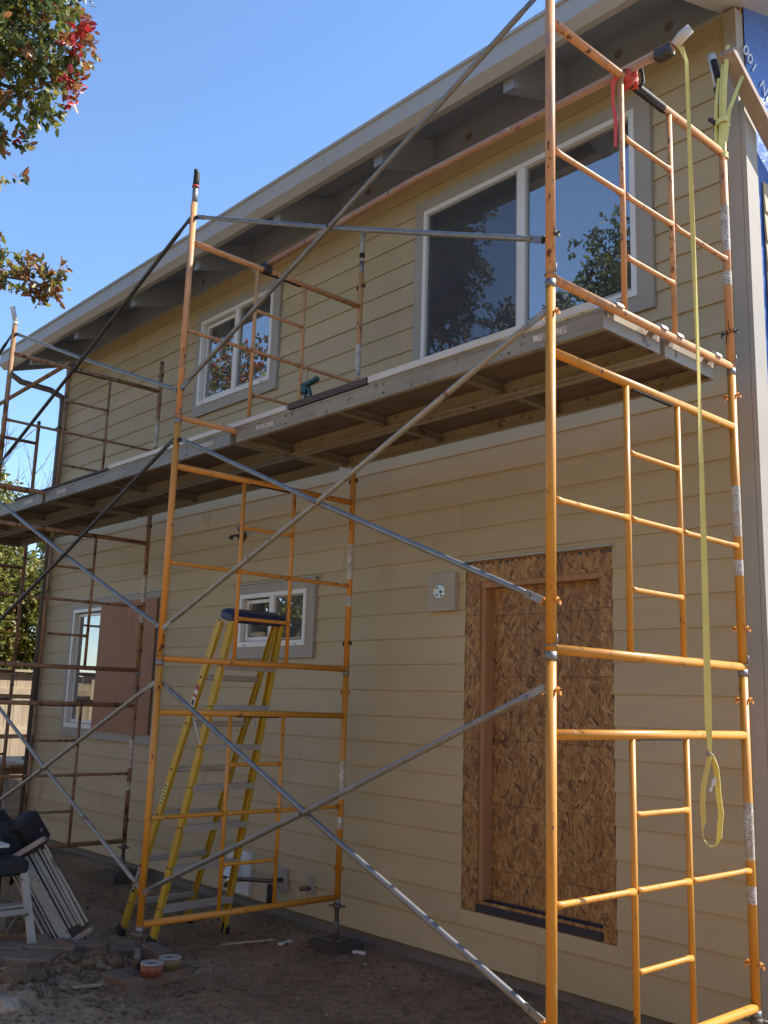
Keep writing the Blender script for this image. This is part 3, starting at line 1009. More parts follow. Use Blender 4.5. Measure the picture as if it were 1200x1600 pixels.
def frame_parts():
    P = []
    for y in (-FW, 0.0):
        P.append(('post', MB().tube((0, y, 0.03), (0, y, FH), 0.0215, 18)))
        P.append(('collar', MB().tube((0, y, -0.004), (0, y, 0.031), 0.0235, 18)))
        for z in (0.235, 1.455):
            b = MB()
            b.tube((-0.048, y, z), (0.048, y, z), 0.006, 8)
            for sx in (-1, 1):
                b.obox((sx * 0.045, y, z - 0.008), (0.006, 0.011, 0.026))
                b.tube((sx * 0.03, y, z), (sx * 0.036, y, z), 0.013, 8)
            P.append(('brace_lock', b))
    P.append(('top_bar', MB().tube((0, -FW + 0.015, HT), (0, -0.015, HT), 0.0205, 16)))
    P.append(('bottom_bar', MB().tube((0, -FW + 0.015, HB), (0, -0.015, HB), 0.0205, 16)))
    b = MB()
    ys = [-FW + 0.018, YI[0] - 0.010, YI[0] + 0.010, YI[1] - 0.010, YI[1] + 0.010, -0.018]
    for a, c in ((0, 1), (2, 3), (4, 5)):
        b.path([(0, ys[a], HM), (0, ys[a] + 0.05, HM), (0, ys[c] - 0.05, HM), (0, ys[c], HM)], [0.018, 0.0130, 0.0130, 0.018], 12)
    P.append(('middle_rung', b))
    for y in YI:
        P.append(('inner_post', MB().tube((0, y, HB + 0.016), (0, y, HT - 0.016), 0.0138, 14)))
    for z in (0.335, 0.955):
        P.append(('short_rung', MB().path([(0, YI[0] + 0.010, z), (0, YI[0] + 0.05, z), (0, YI[1] - 0.05, z), (0, YI[1] - 0.010, z)],
                                          [0.017, 0.0122, 0.0122, 0.017], 12)))
    P.append(('dark_strip', MB().obox((0, (YI[0] + YI[1]) / 2, HT - 0.021), (0.022, 0.34, 0.008))))  # thin dark strip under the top bar between the inner posts
    P.append(('sticker', MB().tube((0, 0, 0.70), (0, 0, 0.965), 0.0222, 18, cap=False)))
    P.append(('sticker', MB().tube((0, 0, 0.50), (0, 0, 0.58), 0.0222, 18, cap=False)))
    return P


PROTO = [(n, b.mesh(n, 'paint_bright')) for n, b in frame_parts()]
FMATS = {'post': None, 'collar': 'galvanised', 'brace_lock': 'steel_dark', 'dark_strip': 'black_tape', 'sticker': 'sticker'}
FLAB = {
    (0, 0): 'bright orange bottom scaffold frame at the right, with the yellow strap loop before it',
    (0, 1): 'bright yellow-orange middle scaffold frame at the right, in front of the boarded doorway top',
    (0, 2): 'faded orange top scaffold frame at the right, with the red flag tied on',
    (1, 0): 'orange bottom scaffold frame in front of the yellow stepladder feet',
    (1, 1): 'orange middle scaffold frame just above the stepladder top cap',
    (1, 2): 'faded orange top scaffold frame before the small upper window',
    (2, 0): 'rusty brown bottom scaffold frame before the half-covered lower window',
    (2, 1): 'rusty brown middle scaffold frame below the platform near the far corner',
    (2, 2): 'rusty tan top scaffold frame beside the far end of the gutter',
    (3, 0): 'dark rusty bottom scaffold frame seen against the sunlit fence',
    (3, 1): 'dark rusty middle scaffold frame seen against the sunlit leaves',
    (3, 2): 'dark rusty top scaffold frame standing beyond the house corner'}
for bi, x in enumerate(FX):
    for lv in range(3):
        pmn = {0: ['paint_bright', 'paint_bright', 'paint_faded'], 1: ['paint_bright', 'paint_mid', 'paint_faded'],
               2: ['paint_rusty'] * 3, 3: ['paint_rusty'] * 3}[bi][lv]
        fr = thing('scaffold_frame', (x, 0, lv * FH), FLAB[(bi, lv)], 'scaffold', 'stacked scaffold frames')  # one scaffold frame per bay line and level
        fr.rotation_euler = (0, 0, 0)
        for n, me in PROTO:
            if n == 'sticker' and bi == 3:
                continue
            o = bpy.data.objects.new(n, me)
            o.parent = fr
            COL.objects.link(o)
            mt = FMATS.get(n) or pmn
            if n == 'brace_lock' and pmn == 'paint_bright':
                mt = 'paint_mid'
            o.material_slots[0].link = 'OBJECT'
            o.material_slots[0].material = MATS[mt]
        if lv > 0:
            # galvanised spring clips round the near joint
            for y in (-FW, 0.0):
                c = MB()
                pts = [(0.0245 * math.cos(a), y + 0.0245 * math.sin(a), 0.055) for a in [i * math.pi / 8 for i in range(17)]]
                c.path(pts, 0.003, 6)
                c.path([(0.024, y, 0.055), (0.032, y, 0.075), (0.030, y, 0.10)], 0.003, 6)
                o = bpy.data.objects.new('spring_clip', c.mesh('spring_clip', 'galvanised'))
                o.parent = fr
                COL.objects.link(o)

tp = [o for o in bpy.data.objects if o.get('label') == FLAB[(0, 2)]][0]
tpm = MB()
tpm.path([(0, -0.84 + 0.02 * i, HT + 0.001 * (i % 2)) for i in range(13)], [0.0215 + 0.003 * abs(noise.noise(Vector((i * 0.9, 0, 0)))) for i in range(13)], 12)
o = bpy.data.objects.new('tape', tpm.mesh('tape', 'black_tape'))
o.parent = tp
COL.objects.link(o)

# sleeves on the post tops
T2 = 3 * FH


def sleeve(x, y, segs, label):
    t = thing('post_sleeve', (x, y, T2 - 0.01), label, 'post sleeve', 'sleeves on the scaffold post tops')
    for n, pts, r, mt in segs:
        MB().path([(x + a, y + b_, T2 + c) for a, b_, c in pts], r, 14).build(n, mt, t)
    return t


sleeve(FX[1], 0, [('tube', [(0, 0, -0.02), (0, 0, 0.09)], 0.018, 'galvanised'), ('tube', [(0, 0, 0.09), (0, 0, 0.33)], 0.021, 'sticker'),
                  ('band', [(0, 0, 0.12), (0, 0, 0.16)], 0.0222, 'black_rubber')], 'speckled grey sleeve on the post between the two upper windows')
sleeve(FX[1], -FW, [('tube', [(0, 0, -0.02), (0, 0, 0.13)], 0.0185, 'galvanised'), ('boot', [(0.0, 0, 0.12), (0.004, 0, 0.16), (0.006, 0, 0.22), (0.0, -0.01, 0.25)], [0.021, 0.022, 0.021, 0.012], 'black_rubber'),
                    ('band', [(0, 0, 0.115), (0, 0, 0.13)], 0.024, 'flag_red')], 'black-tipped sleeve with red band on the post against the sky')
sleeve(0.0, 0, [('tube', [(0, 0, -0.02), (-0.005, 0.0, 0.10)], 0.018, 'galvanised'), ('tube', [(-0.005, 0, 0.10), (-0.045, 0, 0.345)], 0.0235, 'white_plastic'),
                ('grip', [(-0.001, -0.006, 0.13), (-0.030, -0.006, 0.30)], 0.0205, 'black_rubber'), ('band', [(-0.006, 0, 0.09), (-0.012, 0, 0.125)], 0.0255, 'black_rubber')],
       'white and black caulk-tube-like sleeve on the post at the house corner')
sleeve(FX[2], -FW, [('tube', [(0, 0, -0.02), (0, 0, 0.01)], 0.024, 'white_plastic'), ('tube', [(0, 0, 0.01), (-0.03, -0.03, 0.16)], 0.021, 'white_board')],
       'tilted white sleeve on the leftmost post by the gutter end')
sleeve(FX[2], 0, [('tube', [(0, 0, -0.02), (0, 0, 0.03)], 0.018, 'steel_dark')], 'short dark stub on the far post left of the small window')

# cross braces
BY = -FW


def brace(xa, xb, z0, z1, label, mats):
    t = thing('cross_brace', ((xa + xb) / 2, BY, z0), label, 'cross brace', 'diagonal cross braces of the scaffold')
    for k, (za, zb, yy) in enumerate(((z0, z1, BY - 0.009), (z1, z0, BY + 0.011))):
        p0, p1 = Vector((xa, yy, za)), Vector((xb, yy, zb))
        d = (p1 - p0).normalized()
        side = Vector((0, 1, 0)) * 0.012
        b = MB()
        mid = (p0 + p1) / 2 + Vector((0, 0, -0.012))
        q = [p0 + d * 0.07, p0 + d * 0.14, mid, p1 - d * 0.14, p1 - d * 0.07]
        b.path(q, [0.010, 0.0145, 0.0145, 0.0145, 0.010], 12)
        for e, sg in ((p0, 1), (p1, -1)):
            b.beam(e - d * sg * 0.022, e + d * sg * 0.10, 0.030, 0.008, up=(0, 1, 0))
        b.build('diagonal_tube', mats[k], t)
    MB().tube(((xa + xb) / 2, BY - 0.03, (z0 + z1) / 2 - 0.012), ((xa + xb) / 2, BY + 0.03, (z0 + z1) / 2 - 0.012), 0.008, 8).build('pivot_bolt', 'steel_dark', t)


G1, G2, G3 = 'galvanised', 'galvanised_brown', 'steel_dark'
BL = {(0, 0): ('grey cross brace low in front of the doorway bay', (G1, G1)),
      (0, 1): ('grey cross brace below the platform in the doorway bay', (G2, G1)),
      (0, 2): ('grey cross brace over the large upper window and eave', (G1, G1)),
      (1, 0): ('grey cross brace low before the half-covered window', (G2, G2)),
      (1, 1): ('grey and dark cross brace below the platform in the left bay', (G3, G1)),
      (1, 2): ('dark cross brace against the sky and far gutter', (G3, G1)),
      (2, 2): ('cross brace leaving the picture at the upper left', (G3, G3))}
for bi in range(3):
    for lv in range(3):
        if (bi, lv) not in BL:
            continue
        # tube drawn from left-low to right-high first
        brace(FX[bi + 1] + 0.045, FX[bi] - 0.045, lv * FH + 0.235, lv * FH + 1.455, *BL[(bi, lv)])

# long tubes laid on the top bars
t = thing('scaffold_tube', (-1.4, -0.94, T2 - 0.25), 'long faded orange scaffold tube lying along under the eave', 'scaffold tube')
b = MB()
ZT = 2 * FH + HT + 0.042
b.path([(-3.22, -0.90, ZT), (-1.45, -0.955, ZT + 0.006), (0.27, -0.93, ZT)], 0.021, 16)
b.build('tube', 'paint_tube', t)
c = MB()
c.obox((0.215, -0.93, ZT - 0.01), (0.09, 0.055, 0.06), bev=0.008)
c.build('coupler', 'steel_dark', t)
c = MB()
c.path([(0.27, -0.93, ZT), (0.31, -0.925, ZT + 0.035), (0.35, -0.92, ZT + 0.055)], [0.024, 0.026, 0.022], 12)
c.build('end_cap', 'white_board', t)
c = MB()
c.obox((-3.075, -0.90, ZT - 0.02), (0.07, 0.075, 0.085), bev=0.01)
c.build('coupler', 'steel_dark', t)
t = thing('scaffold_tube', (-7.6, -0.9, T2 - 0.25), 'weathered scaffold tube running left from the frame by the gutter end', 'scaffold tube')
MB().path([(-6.16, -0.98, ZT), (-9.4, -0.90, ZT)], 0.021, 14).build('tube', 'paint_rusty', t)
MB().obox((-6.2, -0.93, ZT - 0.02), (0.06, 0.07, 0.08), bev=0.01).build('coupler', 'steel_dark', t)


# platforms
def plank(x0, x1, y0, y1, label, rail):
    zb, zt = 3.098, 3.192
    t = thing('work_platform', ((x0 + x1) / 2, (y0 + y1) / 2, zb), label, 'work platform', 'planks of the working deck')
    for ys in (y0, y1):
        s = 1 if ys == y0 else -1
        b = MB()
        th = 0.006
        b.box(x0, x1, min(ys, ys + s * th), max(ys, ys + s * th), zb, zt)
        b.box(x0, x1, min(ys, ys + s * 0.032), max(ys, ys + s * 0.032), zb - 0.004, zb)
        b.box(x0, x1, min(ys, ys + s * 0.03), max(ys, ys + s * 0.03), zt, zt + 0.004)
        b.box(x0, x1, min(ys - s * 0.004, ys), max(ys - s * 0.004, ys), zt - 0.012, zt - 0.004)
        r = b.build('side_rail', rail, t)
        for xx in (x0 + 0.33, x1 - 0.30):
            B(xx - 0.10, xx + 0.10, min(ys - s * 0.003, ys), max(ys - s * 0.003, ys), zb + 0.03, zb + 0.066).build('label_plate', 'sticker', r)
        for q in range(3):
            xx = x0 + (x1 - x0) * (q + 0.6) / 3.2
            for dz in (0.02, 0.07):
                MB().tube((xx, ys, zb + dz), (xx, ys - s * 0.004, zb + dz), 0.006, 8).build('rivet', 'steel_dark', r)
    B(x0 + 0.02, x1 - 0.02, y0 + 0.008, y1 - 0.008, zt - 0.016, zt - 0.002).build('plywood_deck', 'deck_ply', t)
    for k in range(4):
        xx = x0 + 0.02 + (x1 - x0 - 0.04) * k / 3
        b = MB()
        b.box(xx - 0.022, xx + 0.022, y0 + 0.008, y1 - 0.008, zb + 0.018, zb + 0.024)
        b.box(xx - 0.003, xx + 0.003, y0 + 0.008, y1 - 0.008, zb + 0.024, zt - 0.017)
        b.build('cross_member', 'deck_member', t)
    for xe, s in ((x0, -1), (x1, 1)):
        b = MB()
        b.box(min(xe, xe + s * 0.006), max(xe, xe + s * 0.006), y0, y1, zb, zt)
        b.build('end_plate', rail, t)
        for yy in (y0 + 0.05, y1 - 0.05):
            h = MB()
            pts = [(xe + s * 0.004, yy, 3.16), (xe + s * 0.012, yy, 3.205)] + [
                (xe + s * (0.040 - 0.030 * math.cos(a)), yy, 3.190 + 0.030 * math.sin(a)) for a in (0.6, 1.2, 1.8, 2.4, 3.0)]
            h.ribbon(pts, 0.045, (0, 1, 0), 0.008)
            h.build('hook', 'alu', t)
    return t


YA, YB_ = (-1.090, -0.622), (-0.580, -0.112)
PL = [('near weathered plank of the deck below the large upper window', 'alu_rail'), ('wall-side weathered plank below the large upper window', 'alu_rail'),
      ('near grey plank of the deck below the small upper window', 'alu_rail_grey'), ('wall-side grey plank below the small upper window', 'alu_rail_grey'),
      ('near grey plank of the deck beyond the house corner', 'alu_rail_grey'), ('wall-side grey plank of the deck beyond the house corner', 'alu_rail_grey')]
for bi in range(3):
    for k, (ya, yb) in enumerate((YA, YB_)):
        plank(FX[bi + 1] + 0.044, FX[bi] - 0.044, ya, yb, *PL[bi * 2 + k])

# boards lying on the deck edge
B(-1.66, -0.08, -1.105, -1.085, 3.202, 3.240).build('trim_board', 'white_board', None, 'long white trim board on the deck edge under the large window', 'trim board')
B(-2.44, -1.68, -1.100, -1.078, 3.202, 3.243).build('trim_board', 'dark_board', None, 'dark brown strip on the deck edge beside the green clamp', 'trim board')
B(-4.9, -2.46, -1.105, -1.085, 3.202, 3.236).build('trim_board', 'white_board', None, 'white trim board on the deck edge below the small window', 'trim board')
B(-6.9, -4.95, -1.10, -1.075, 3.202, 3.220).build('trim_board', 'dark_board', None, 'thin dark strip on the deck edge near the far corner', 'trim board')

# screw jacks and blocks
def jack(x, y, zbase, label, mat='jack_rust'):
    t = thing('screw_jack', (x, y, zbase), label, 'screw jack', 'screw jacks under the scaffold posts')
    b = MB()
    b.obox((x, y, zbase + 0.004), (0.13, 0.13, 0.008))
    b.build('base_plate', mat, t)
    MB().tube((x, y, zbase + 0.008), (x, y, zbase + 0.13), 0.021, 14).build('socket', mat, t)
    b = MB()
    z = zbase + 0.13
    pts, rs = [], []
    while z < 0.03:
        pts += [(x, y, z), (x, y, z + 0.004)]
        rs += [0.015, 0.0175]
        z += 0.008
    b.path(pts, rs, 12)
    b.build('screw', 'steel_dark', t)
    b = MB()
    b.tube((x, y, -0.030), (x, y, -0.002), 0.030, 8)
    for a in (0.5, 0.5 + math.pi):
        b.tube((x, y, -0.016), (x + 0.06 * math.cos(a), y + 0.06 * math.sin(a), -0.016), 0.008, 8)
    b.build('nut', mat, t)


for bi, yy, zb, lb_ in ((0, -FW, -0.24, 'screw jack under the nearest right-hand post'), (0, 0, -0.24, 'screw jack under the post at the right house corner'),
                        (1, -FW, -0.215, 'screw jack on the wooden block by the nail coils'), (1, 0, -0.24, 'screw jack on a pad by the wall below the hose tap side'),
                        (2, -FW, -0.24, 'screw jack under the left front post'), (2, 0, -0.22, 'dark screw jack by the wall behind the white slatted panel')):
    jack(FX[bi], yy, zb, lb_)

# wooden pads
def pad(cx, cy, sx, sy, h, rz, mat, label):
    z0 = ground_z(cx, cy) - 0.02
    MB().obox((cx, cy, z0 + (h - z0) / 2), (sx, sy, h - z0), Matrix.Rotation(rz, 3, 'Z'), 0.004).build('wooden_pad', mat, None, label, 'wooden pad')


pad(-3.06, -1.47, 0.26, 0.46, -0.217, R_(8), 'pad_wood', 'brown wooden pad carrying two coils of nails')
pad(-3.07, 0.0, 0.30, 0.26, -0.242, R_(4), 'dark_board', 'dirty wooden pad under the jack by the wall')
pad(0.0, 0.0, 0.3, 0.3, -0.242, 0, 'dark_board', 'wooden pad under the post at the right corner')
pad(-6.2, 0.0, 0.3, 0.3, -0.222, 0, 'dark_board', 'wooden pad under the jack behind the slatted panel')


def coil(cx, cy, z, r, h, body, label):
    t = thing('nail_coil', (cx, cy, z), label, 'nail coil', 'nail coils on the wooden pad')
    b = MB()
    nseg = 40
    prof = [(r * 0.86, 0), (r * 0.93, h * 0.5), (r * 0.97, h * 0.9)]
    for k in range(nseg):
        a = 2 * math.pi * k / nseg
        ca, sa = math.cos(a), math.sin(a)
        b.tube((cx + ca * r * 0.84, cy + sa * r * 0.84, z), (cx + ca * r * 0.94, cy + sa * r * 0.94, z + h * 0.93), 0.0045, 6)
    b.tube((cx, cy, z + 0.001), (cx, cy, z + h * 0.90), r * 0.80, 24, r * 0.90)
    b.build('nail_body', body, t)
    b = MB()
    for ring, n2 in ((1.0, 40), (0.84, 34), (0.68, 28), (0.52, 22)):
        for k in range(n2):
            a = 2 * math.pi * (k + 0.5 * (n2 % 3)) / n2
            b.tube((cx + math.cos(a) * r * ring * 0.95, cy + math.sin(a) * r * ring * 0.95, z + h * 0.90),
                   (cx + math.cos(a) * r * ring * 0.95, cy + math.sin(a) * r * ring * 0.95, z + h), 0.0058, 6)
    b.build('nail_heads', 'nail_head', t)
    MB().tube((cx, cy, z + h * 0.80), (cx, cy, z + h * 0.91), r * 0.25, 14).build('core_hole', 'black_rubber', t)


coil(-2.94, -1.50, -0.216, 0.066, 0.072, 'nail_copper', 'reddish coil of nails at the front of the wooden pad')
coil(-3.02, -1.335, -0.216, 0.066, 0.064, 'nail_brass', 'brownish coil of nails at the back of the wooden pad')

# ------------------------------------------------------------------ straps, flag, clamp, lumber at the top right
SX = 0.318
t = thing('ratchet_strap', (SX, -0.9, 0.86), 'yellow strap hanging from the tube end with an open loop below', 'strap')
b = MB()
b.ribbon([(0.30, -0.925, ZT - 0.02), (SX, -0.91, ZT - 0.10), (SX, -0.905, 3.6), (SX + 0.004, -0.90, 2.8), (SX + 0.002, -0.90, 2.0), (SX, -0.905, 1.35), (SX, -0.90, 1.22)],
         [0.024, 0.018, 0.021, 0.017, 0.025, 0.029, 0.012], [(1, 0.6, 0), (0.6, 1, 0), (1, 0.3, 0), (0.35, 1, 0), (0.8, 0.7, 0), (1, 0.8, 0), (1, 0.8, 0)])
b.build('webbing', 'strap_yellow', t)
lp = []
base = Vector((SX, -0.90, 1.22))
rt = Vector((0.74, 0.67, 0))
prof = [(0, 0), (-0.012, -0.05), (-0.030, -0.12), (-0.036, -0.20), (-0.034, -0.26), (-0.040, -0.30), (-0.034, -0.335), (-0.012, -0.358), (0.012, -0.352),
        (0.026, -0.32), (0.030, -0.27), (0.036, -0.23), (0.028, -0.16), (0.026, -0.10), (0.022, -0.05), (0.006, -0.01)]
b = MB()
fw = Vector((0.67, -0.74, 0))
b.ribbon([base + rt * u + Vector((0, 0, v)) for u, v in prof], 0.026, [fw + rt * (0.55 if i < 5 else (-0.2 if i < 9 else 0.7)) for i in range(len(prof))])
b.build('loop', 'strap_yellow', t)
MB().ribbon([base + rt * -0.016 + Vector((0, 0, 0.006)), base + rt * 0.006 + Vector((0, 0, -0.008)), base + rt * 0.018 + Vector((0, 0, -0.035))], 0.022, (0.2, -0.3, 1)).build('buckle', 'galvanised', t)
MB().ribbon([base + rt * 0.018 + Vector((0, 0, -0.09)), base + rt * 0.010 + Vector((0, 0, -0.115)), base + rt * 0.004 + Vector((0, 0, -0.125)), base + rt * -0.004 + Vector((0, 0, -0.145))], [0.012, 0.016, 0.005, 0.014], (0.5, 0.5, 0.3), 0.002).build('tag', 'paper_white', t)

t = thing('strap_bundle', (0.02, -0.04, 4.42), 'pale yellow straps wrapped round the post top and diagonal lumber', 'strap')
for pts, w in (([(0.02, -0.03, 4.43), (0.03, -0.03, 4.60), (0.055, -0.05, 4.80), (0.085, -0.055, 5.03)], [0.022, 0.025, 0.024, 0.024]),
               ([(0.0, -0.03, 4.44), (0.02, -0.035, 4.62), (0.035, -0.05, 4.78), (0.05, -0.05, 4.93)], [0.018, 0.024, 0.024, 0.02]),
               ([(0.03, -0.02, 4.48), (0.06, -0.02, 4.66), (0.10, 0.03, 4.83), (0.115, 0.06, 4.90)], [0.024, 0.02, 0.018, 0.016]),
               ([(-0.025, -0.02, 4.44), (-0.02, -0.03, 4.60), (0.0, -0.045, 4.75), (0.02, -0.05, 4.86)], [0.016, 0.018, 0.017, 0.015])):
    b = MB()
    b.ribbon(pts, w, (0.8, 0.55, 0))
    b.build('webbing', 'strap_pale', t)
b = MB()
ring = [(0.015 + 0.036 * math.cos(a), -0.02 + 0.036 * math.sin(a), 4.60 + 0.01 * math.cos(a)) for a in [i * math.pi / 7 for i in range(15)]]
b.ribbon(ring, 0.03, (0, 0, 1))
b.build('wrap', 'strap_pale', t)
b = MB()
ring = [(0.0 + 0.028 * math.cos(a), 0.0 + 0.028 * math.sin(a), 4.43 - 0.02 * math.cos(a)) for a in [i * math.pi / 7 for i in range(15)]]
b.ribbon(ring, 0.035, (0, 0, 1))
b.build('wrap', 'strap_pale', t)
MB().path([(-0.015, -0.04, 4.60), (-0.035, -0.04, 4.63), (-0.05, -0.045, 4.64)], 0.012, 8).build('hook', 'steel_dark', t)

b = MB()
b.beam((0.085, -0.075, 4.985), (0.085, 1.4, 4.02), 0.038, 0.086, up=(1, 0, 0), bev=0.003)
b.build('lumber_brace', 'lumber_grey', None, 'diagonal wooden two-by-four strapped to the post at the house corner', 'lumber')

t = thing('red_flag', (0.02, -0.93, 4.35), 'red cloth tied on the top bar with a hanging tail', 'flag')
b = MB()
rings = []
for i in range(13):
    y = -0.965 + 0.10 * i / 12
    rad = 0.030 + 0.010 * math.sin(i * 1.3) + (0.012 if 3 < i < 9 else 0)
    rings.append([(rad * math.cos(a) * (1 + 0.25 * math.sin(3 * a + i)), y, 2 * FH + HT + rad * math.sin(a) * (1 + 0.2 * math.cos(2 * a + i * 0.7)) + 0.006) for a in [k * math.pi / 8 for k in range(16)]])
vs = [p for r in rings for p in r]
fs = [(i * 16 + k, i * 16 + (k + 1) % 16, (i + 1) * 16 + (k + 1) % 16, (i + 1) * 16 + k) for i in range(12) for k in range(16)]
b.add(vs, fs, True)
b.build('knot', 'flag_red', t)
MB().ribbon([(0.0, -0.985, 4.43), (-0.02, -1.01, 4.38), (-0.02, -1.015, 4.28), (-0.015, -1.00, 4.17), (-0.012, -1.012, 4.03)], [0.02, 0.024, 0.016, 0.022, 0.014], (0.6, 0.8, 0)).build('tail', 'flag_red', t)
b = MB()
b.path([(0.03, -0.885, 4.47), (0.04, -0.86, 4.51), (0.03, -0.83, 4.49), (0.035, -0.83, 4.44), (0.03, -0.86, 4.41)], 0.009, 8)
b.build('cord', 'black_rubber', t)

t = thing('spring_clamp', (-2.53, -0.9, 3.2), 'dark green clamp standing on the deck beside a scaffold post', 'clamp')
b = MB()
b.beam((-2.56, -0.90, 3.43), (-2.40, -0.90, 3.455), 0.03, 0.035, up=(0, 1, 0), bev=0.006)
b.beam((-2.50, -0.90, 3.42), (-2.455, -0.90, 3.31), 0.024, 0.024, up=(0, 1, 0), bev=0.005)
b.obox((-2.54, -0.90, 3.415), (0.06, 0.04, 0.08), bev=0.008)
b.build('handle', 'green_plastic', t)
b = MB()
b.beam((-2.53, -0.90, 3.40), (-2.545, -0.90, 3.20), 0.012, 0.02, up=(0, 1, 0))
b.build('bar', 'galvanised', t)
b = MB()
b.beam((-2.515, -0.905, 3.36), (-2.52, -0.905, 3.20), 0.018, 0.022, up=(0, 1, 0), bev=0.004)
b.build('jaw', 'black_rubber', t)
MB().tube((-2.52, -0.9, 3.45), (-2.51, -0.9, 3.57), 0.0025, 6).build('wire', 'steel_dark', t)

# ------------------------------------------------------------------ yellow stepladder, leaning on the middle frame
lad = thing('stepladder', (-4.0, -0.7, GZ), 'tall yellow fibreglass stepladder with dark blue top cap', 'ladder')
FT = [Vector((-3.83, -1.01, -0.28)), Vector((-3.88, -0.38, -0.28))]
FTt = [Vector((-3.165, -0.955, 1.90)), Vector((-3.175, -0.525, 1.90))]
RT = [Vector((-4.26, -1.01, -0.285)), Vector((-4.30, -0.44, -0.285))]
RTt = [Vector((-3.265, -0.985, 1.90)), Vector((-3.275, -0.50, 1.90))]


def channel(p0, p1, w, d, inward, nrm, name):
    """C-shaped rail"""
    p0, p1 = Vector(p0), Vector(p1)
    z = (p1 - p0).normalized()
    iy = Vector((0, inward, 0))
    xx = z.cross(Vector((0, 1, 0))).normalized()
    b = MB()
    t_ = 0.005
    for off, sx, sy in ((Vector((0, 0, 0)), w, t_), (xx * (w / 2 - t_ / 2) + iy * d / 2, t_, d), (-xx * (w / 2 - t_ / 2) + iy * d / 2, t_, d)):
        M = Matrix((xx, z.cross(xx), z)).transposed()
        b.obox((p0 + p1) / 2 + off, (sx, sy, (p1 - p0).length), M)
    return b.build(name, 'ladder_yellow', lad)


fr_rails = [channel(FT[0], FTt[0], 0.058, 0.026, 1, None, 'front_rail'), channel(FT[1], FTt[1], 0.058, 0.026, -1, None, 'front_rail')]
rr_rails = [channel(RT[0], RTt[0], 0.056, 0.024, 1, None, 'rear_rail'), channel(RT[1], RTt[1], 0.046, 0.024, -1, None, 'rear_rail')]
for k in range(7):
    f = 0.115 + k * 0.125
    a, c = FT[0].lerp(FTt[0], f), FT[1].lerp(FTt[1], f)
    b = MB()
    b.beam(a + Vector((0, 0.008, 0)), c - Vector((0, 0.008, 0)), 0.075, 0.008, up=(0, 0, 1))
    b.beam(a + Vector((0.036, 0.008, -0.018)), c + Vector((0.036, -0.008, -0.018)), 0.006, 0.034, up=(0, 0, 1))
    b.beam(a + Vector((-0.036, 0.008, -0.018)), c + Vector((-0.036, -0.008, -0.018)), 0.006, 0.034, up=(0, 0, 1))
    st = b.build('step', 'alu', lad)
    for e, s in ((a, -1), (c, 1)):
        for dx in (-0.018, 0.018):
            MB().tube(e + Vector((dx, 0, -0.01)), e + Vector((dx, s * 0.008, -0.01)), 0.006, 8).build('rivet', 'steel_dark', st)
for k in range(6):
    f = 0.10 + k * 0.145
    a, c = RT[0].lerp(RTt[0], f), RT[1].lerp(RTt[1], f)
    b = MB()
    b.beam(a, c, 0.030, 0.040, up=(0, 0, 1), bev=0.006)
    st = b.build('rear_brace', 'alu', lad)
    for e, s in ((a, -1), (c, 1)):
        MB().tube(e, e + Vector((0, s * 0.012, 0)), 0.006, 8).build('rivet', 'steel_dark', st)
b = MB()
ctr = (FTt[0] + RTt[1]) / 2 + Vector((0, 0, 0.045))
tilt = Matrix.Rotation(R_(17), 3, 'Y')
b.obox(ctr - Vector((0, 0, 0.012)), (0.155, 0.47, 0.062), tilt, 0.010)
b.obox(ctr + tilt @ Vector((0, 0, 0.022)), (0.12, 0.42, 0.018), tilt, 0.006)
b.build('top_cap', 'ladder_blue', lad)
for i, (q0, q1) in enumerate(((0, 0), (1, 1))):
    a, c = FT[q0].lerp(FTt[q0], 0.62), RT[q1].lerp(RTt[q1], 0.62)
    m_ = (a + c) / 2 + Vector((0, 0, 0.20))
    b = MB()
    b.beam(a, m_, 0.022, 0.005, up=(0, 1, 0))
    b.beam(m_, c, 0.022, 0.005, up=(0, 1, 0))
    b.tube(m_ - Vector((0, 0.008, 0)), m_ + Vector((0, 0.008, 0)), 0.010, 8)
    b.build('spreader', 'alu', lad)
for p, q in ((FT[0], FTt[0]), (FT[1], FTt[1]), (RT[0], RTt[0]), (RT[1], RTt[1])):
    d = (q - p).normalized()
    MB().beam(p - d * 0.012, p + d * 0.05, 0.035, 0.084, up=(1, 0, 0), bev=0.005).build('foot', 'black_rubber', lad)


def rail_label(p0, p1, f0, f1, w, mat, name, parent, off=0.004, dy=-1):
    a, c = p0.lerp(p1, f0), p0.lerp(p1, f1)
    z = (c - a).normalized()
    o = Vector((0, dy * off, 0))
    b = MB()
    xx = z.cross(Vector((0, 1, 0))).normalized()
    M = Matrix((xx, z.cross(xx), z)).transposed()
    b.obox((a + c) / 2 + o, (w, 0.0015, (c - a).length), M)
    return b.build(name, mat, parent)


rr0 = rr_rails[0]
rail_label(RT[0], RTt[0], 0.735, 0.80, 0.044, 'paper_white', 'warning_label', rr0)
rail_label(RT[0], RTt[0], 0.785, 0.80, 0.0445, 'red_label', 'warning_label', rr0, 0.0048)
rail_label(RT[0], RTt[0], 0.763, 0.772, 0.0445, 'red_label', 'warning_label', rr0, 0.0048)
rail_label(RT[0], RTt[0], 0.738, 0.755, 0.025, 'black_rubber', 'warning_label', rr0, 0.0048)
rail_label(RT[0], RTt[0], 0.42, 0.49, 0.040, 'strap_pale', 'warning_label', rr0)
for k in range(6):
    rail_label(RT[0], RTt[0], 0.425 + k * 0.011, 0.429 + k * 0.011, 0.030, 'black_rubber', 'warning_label', rr0, 0.0048)
rail_label(RT[0], RTt[0], 0.135, 0.225, 0.036, 'black_rubber', 'maker_label', rr0)
a, c = RT[0].lerp(RTt[0], 0.135), RT[0].lerp(RTt[0], 0.225)
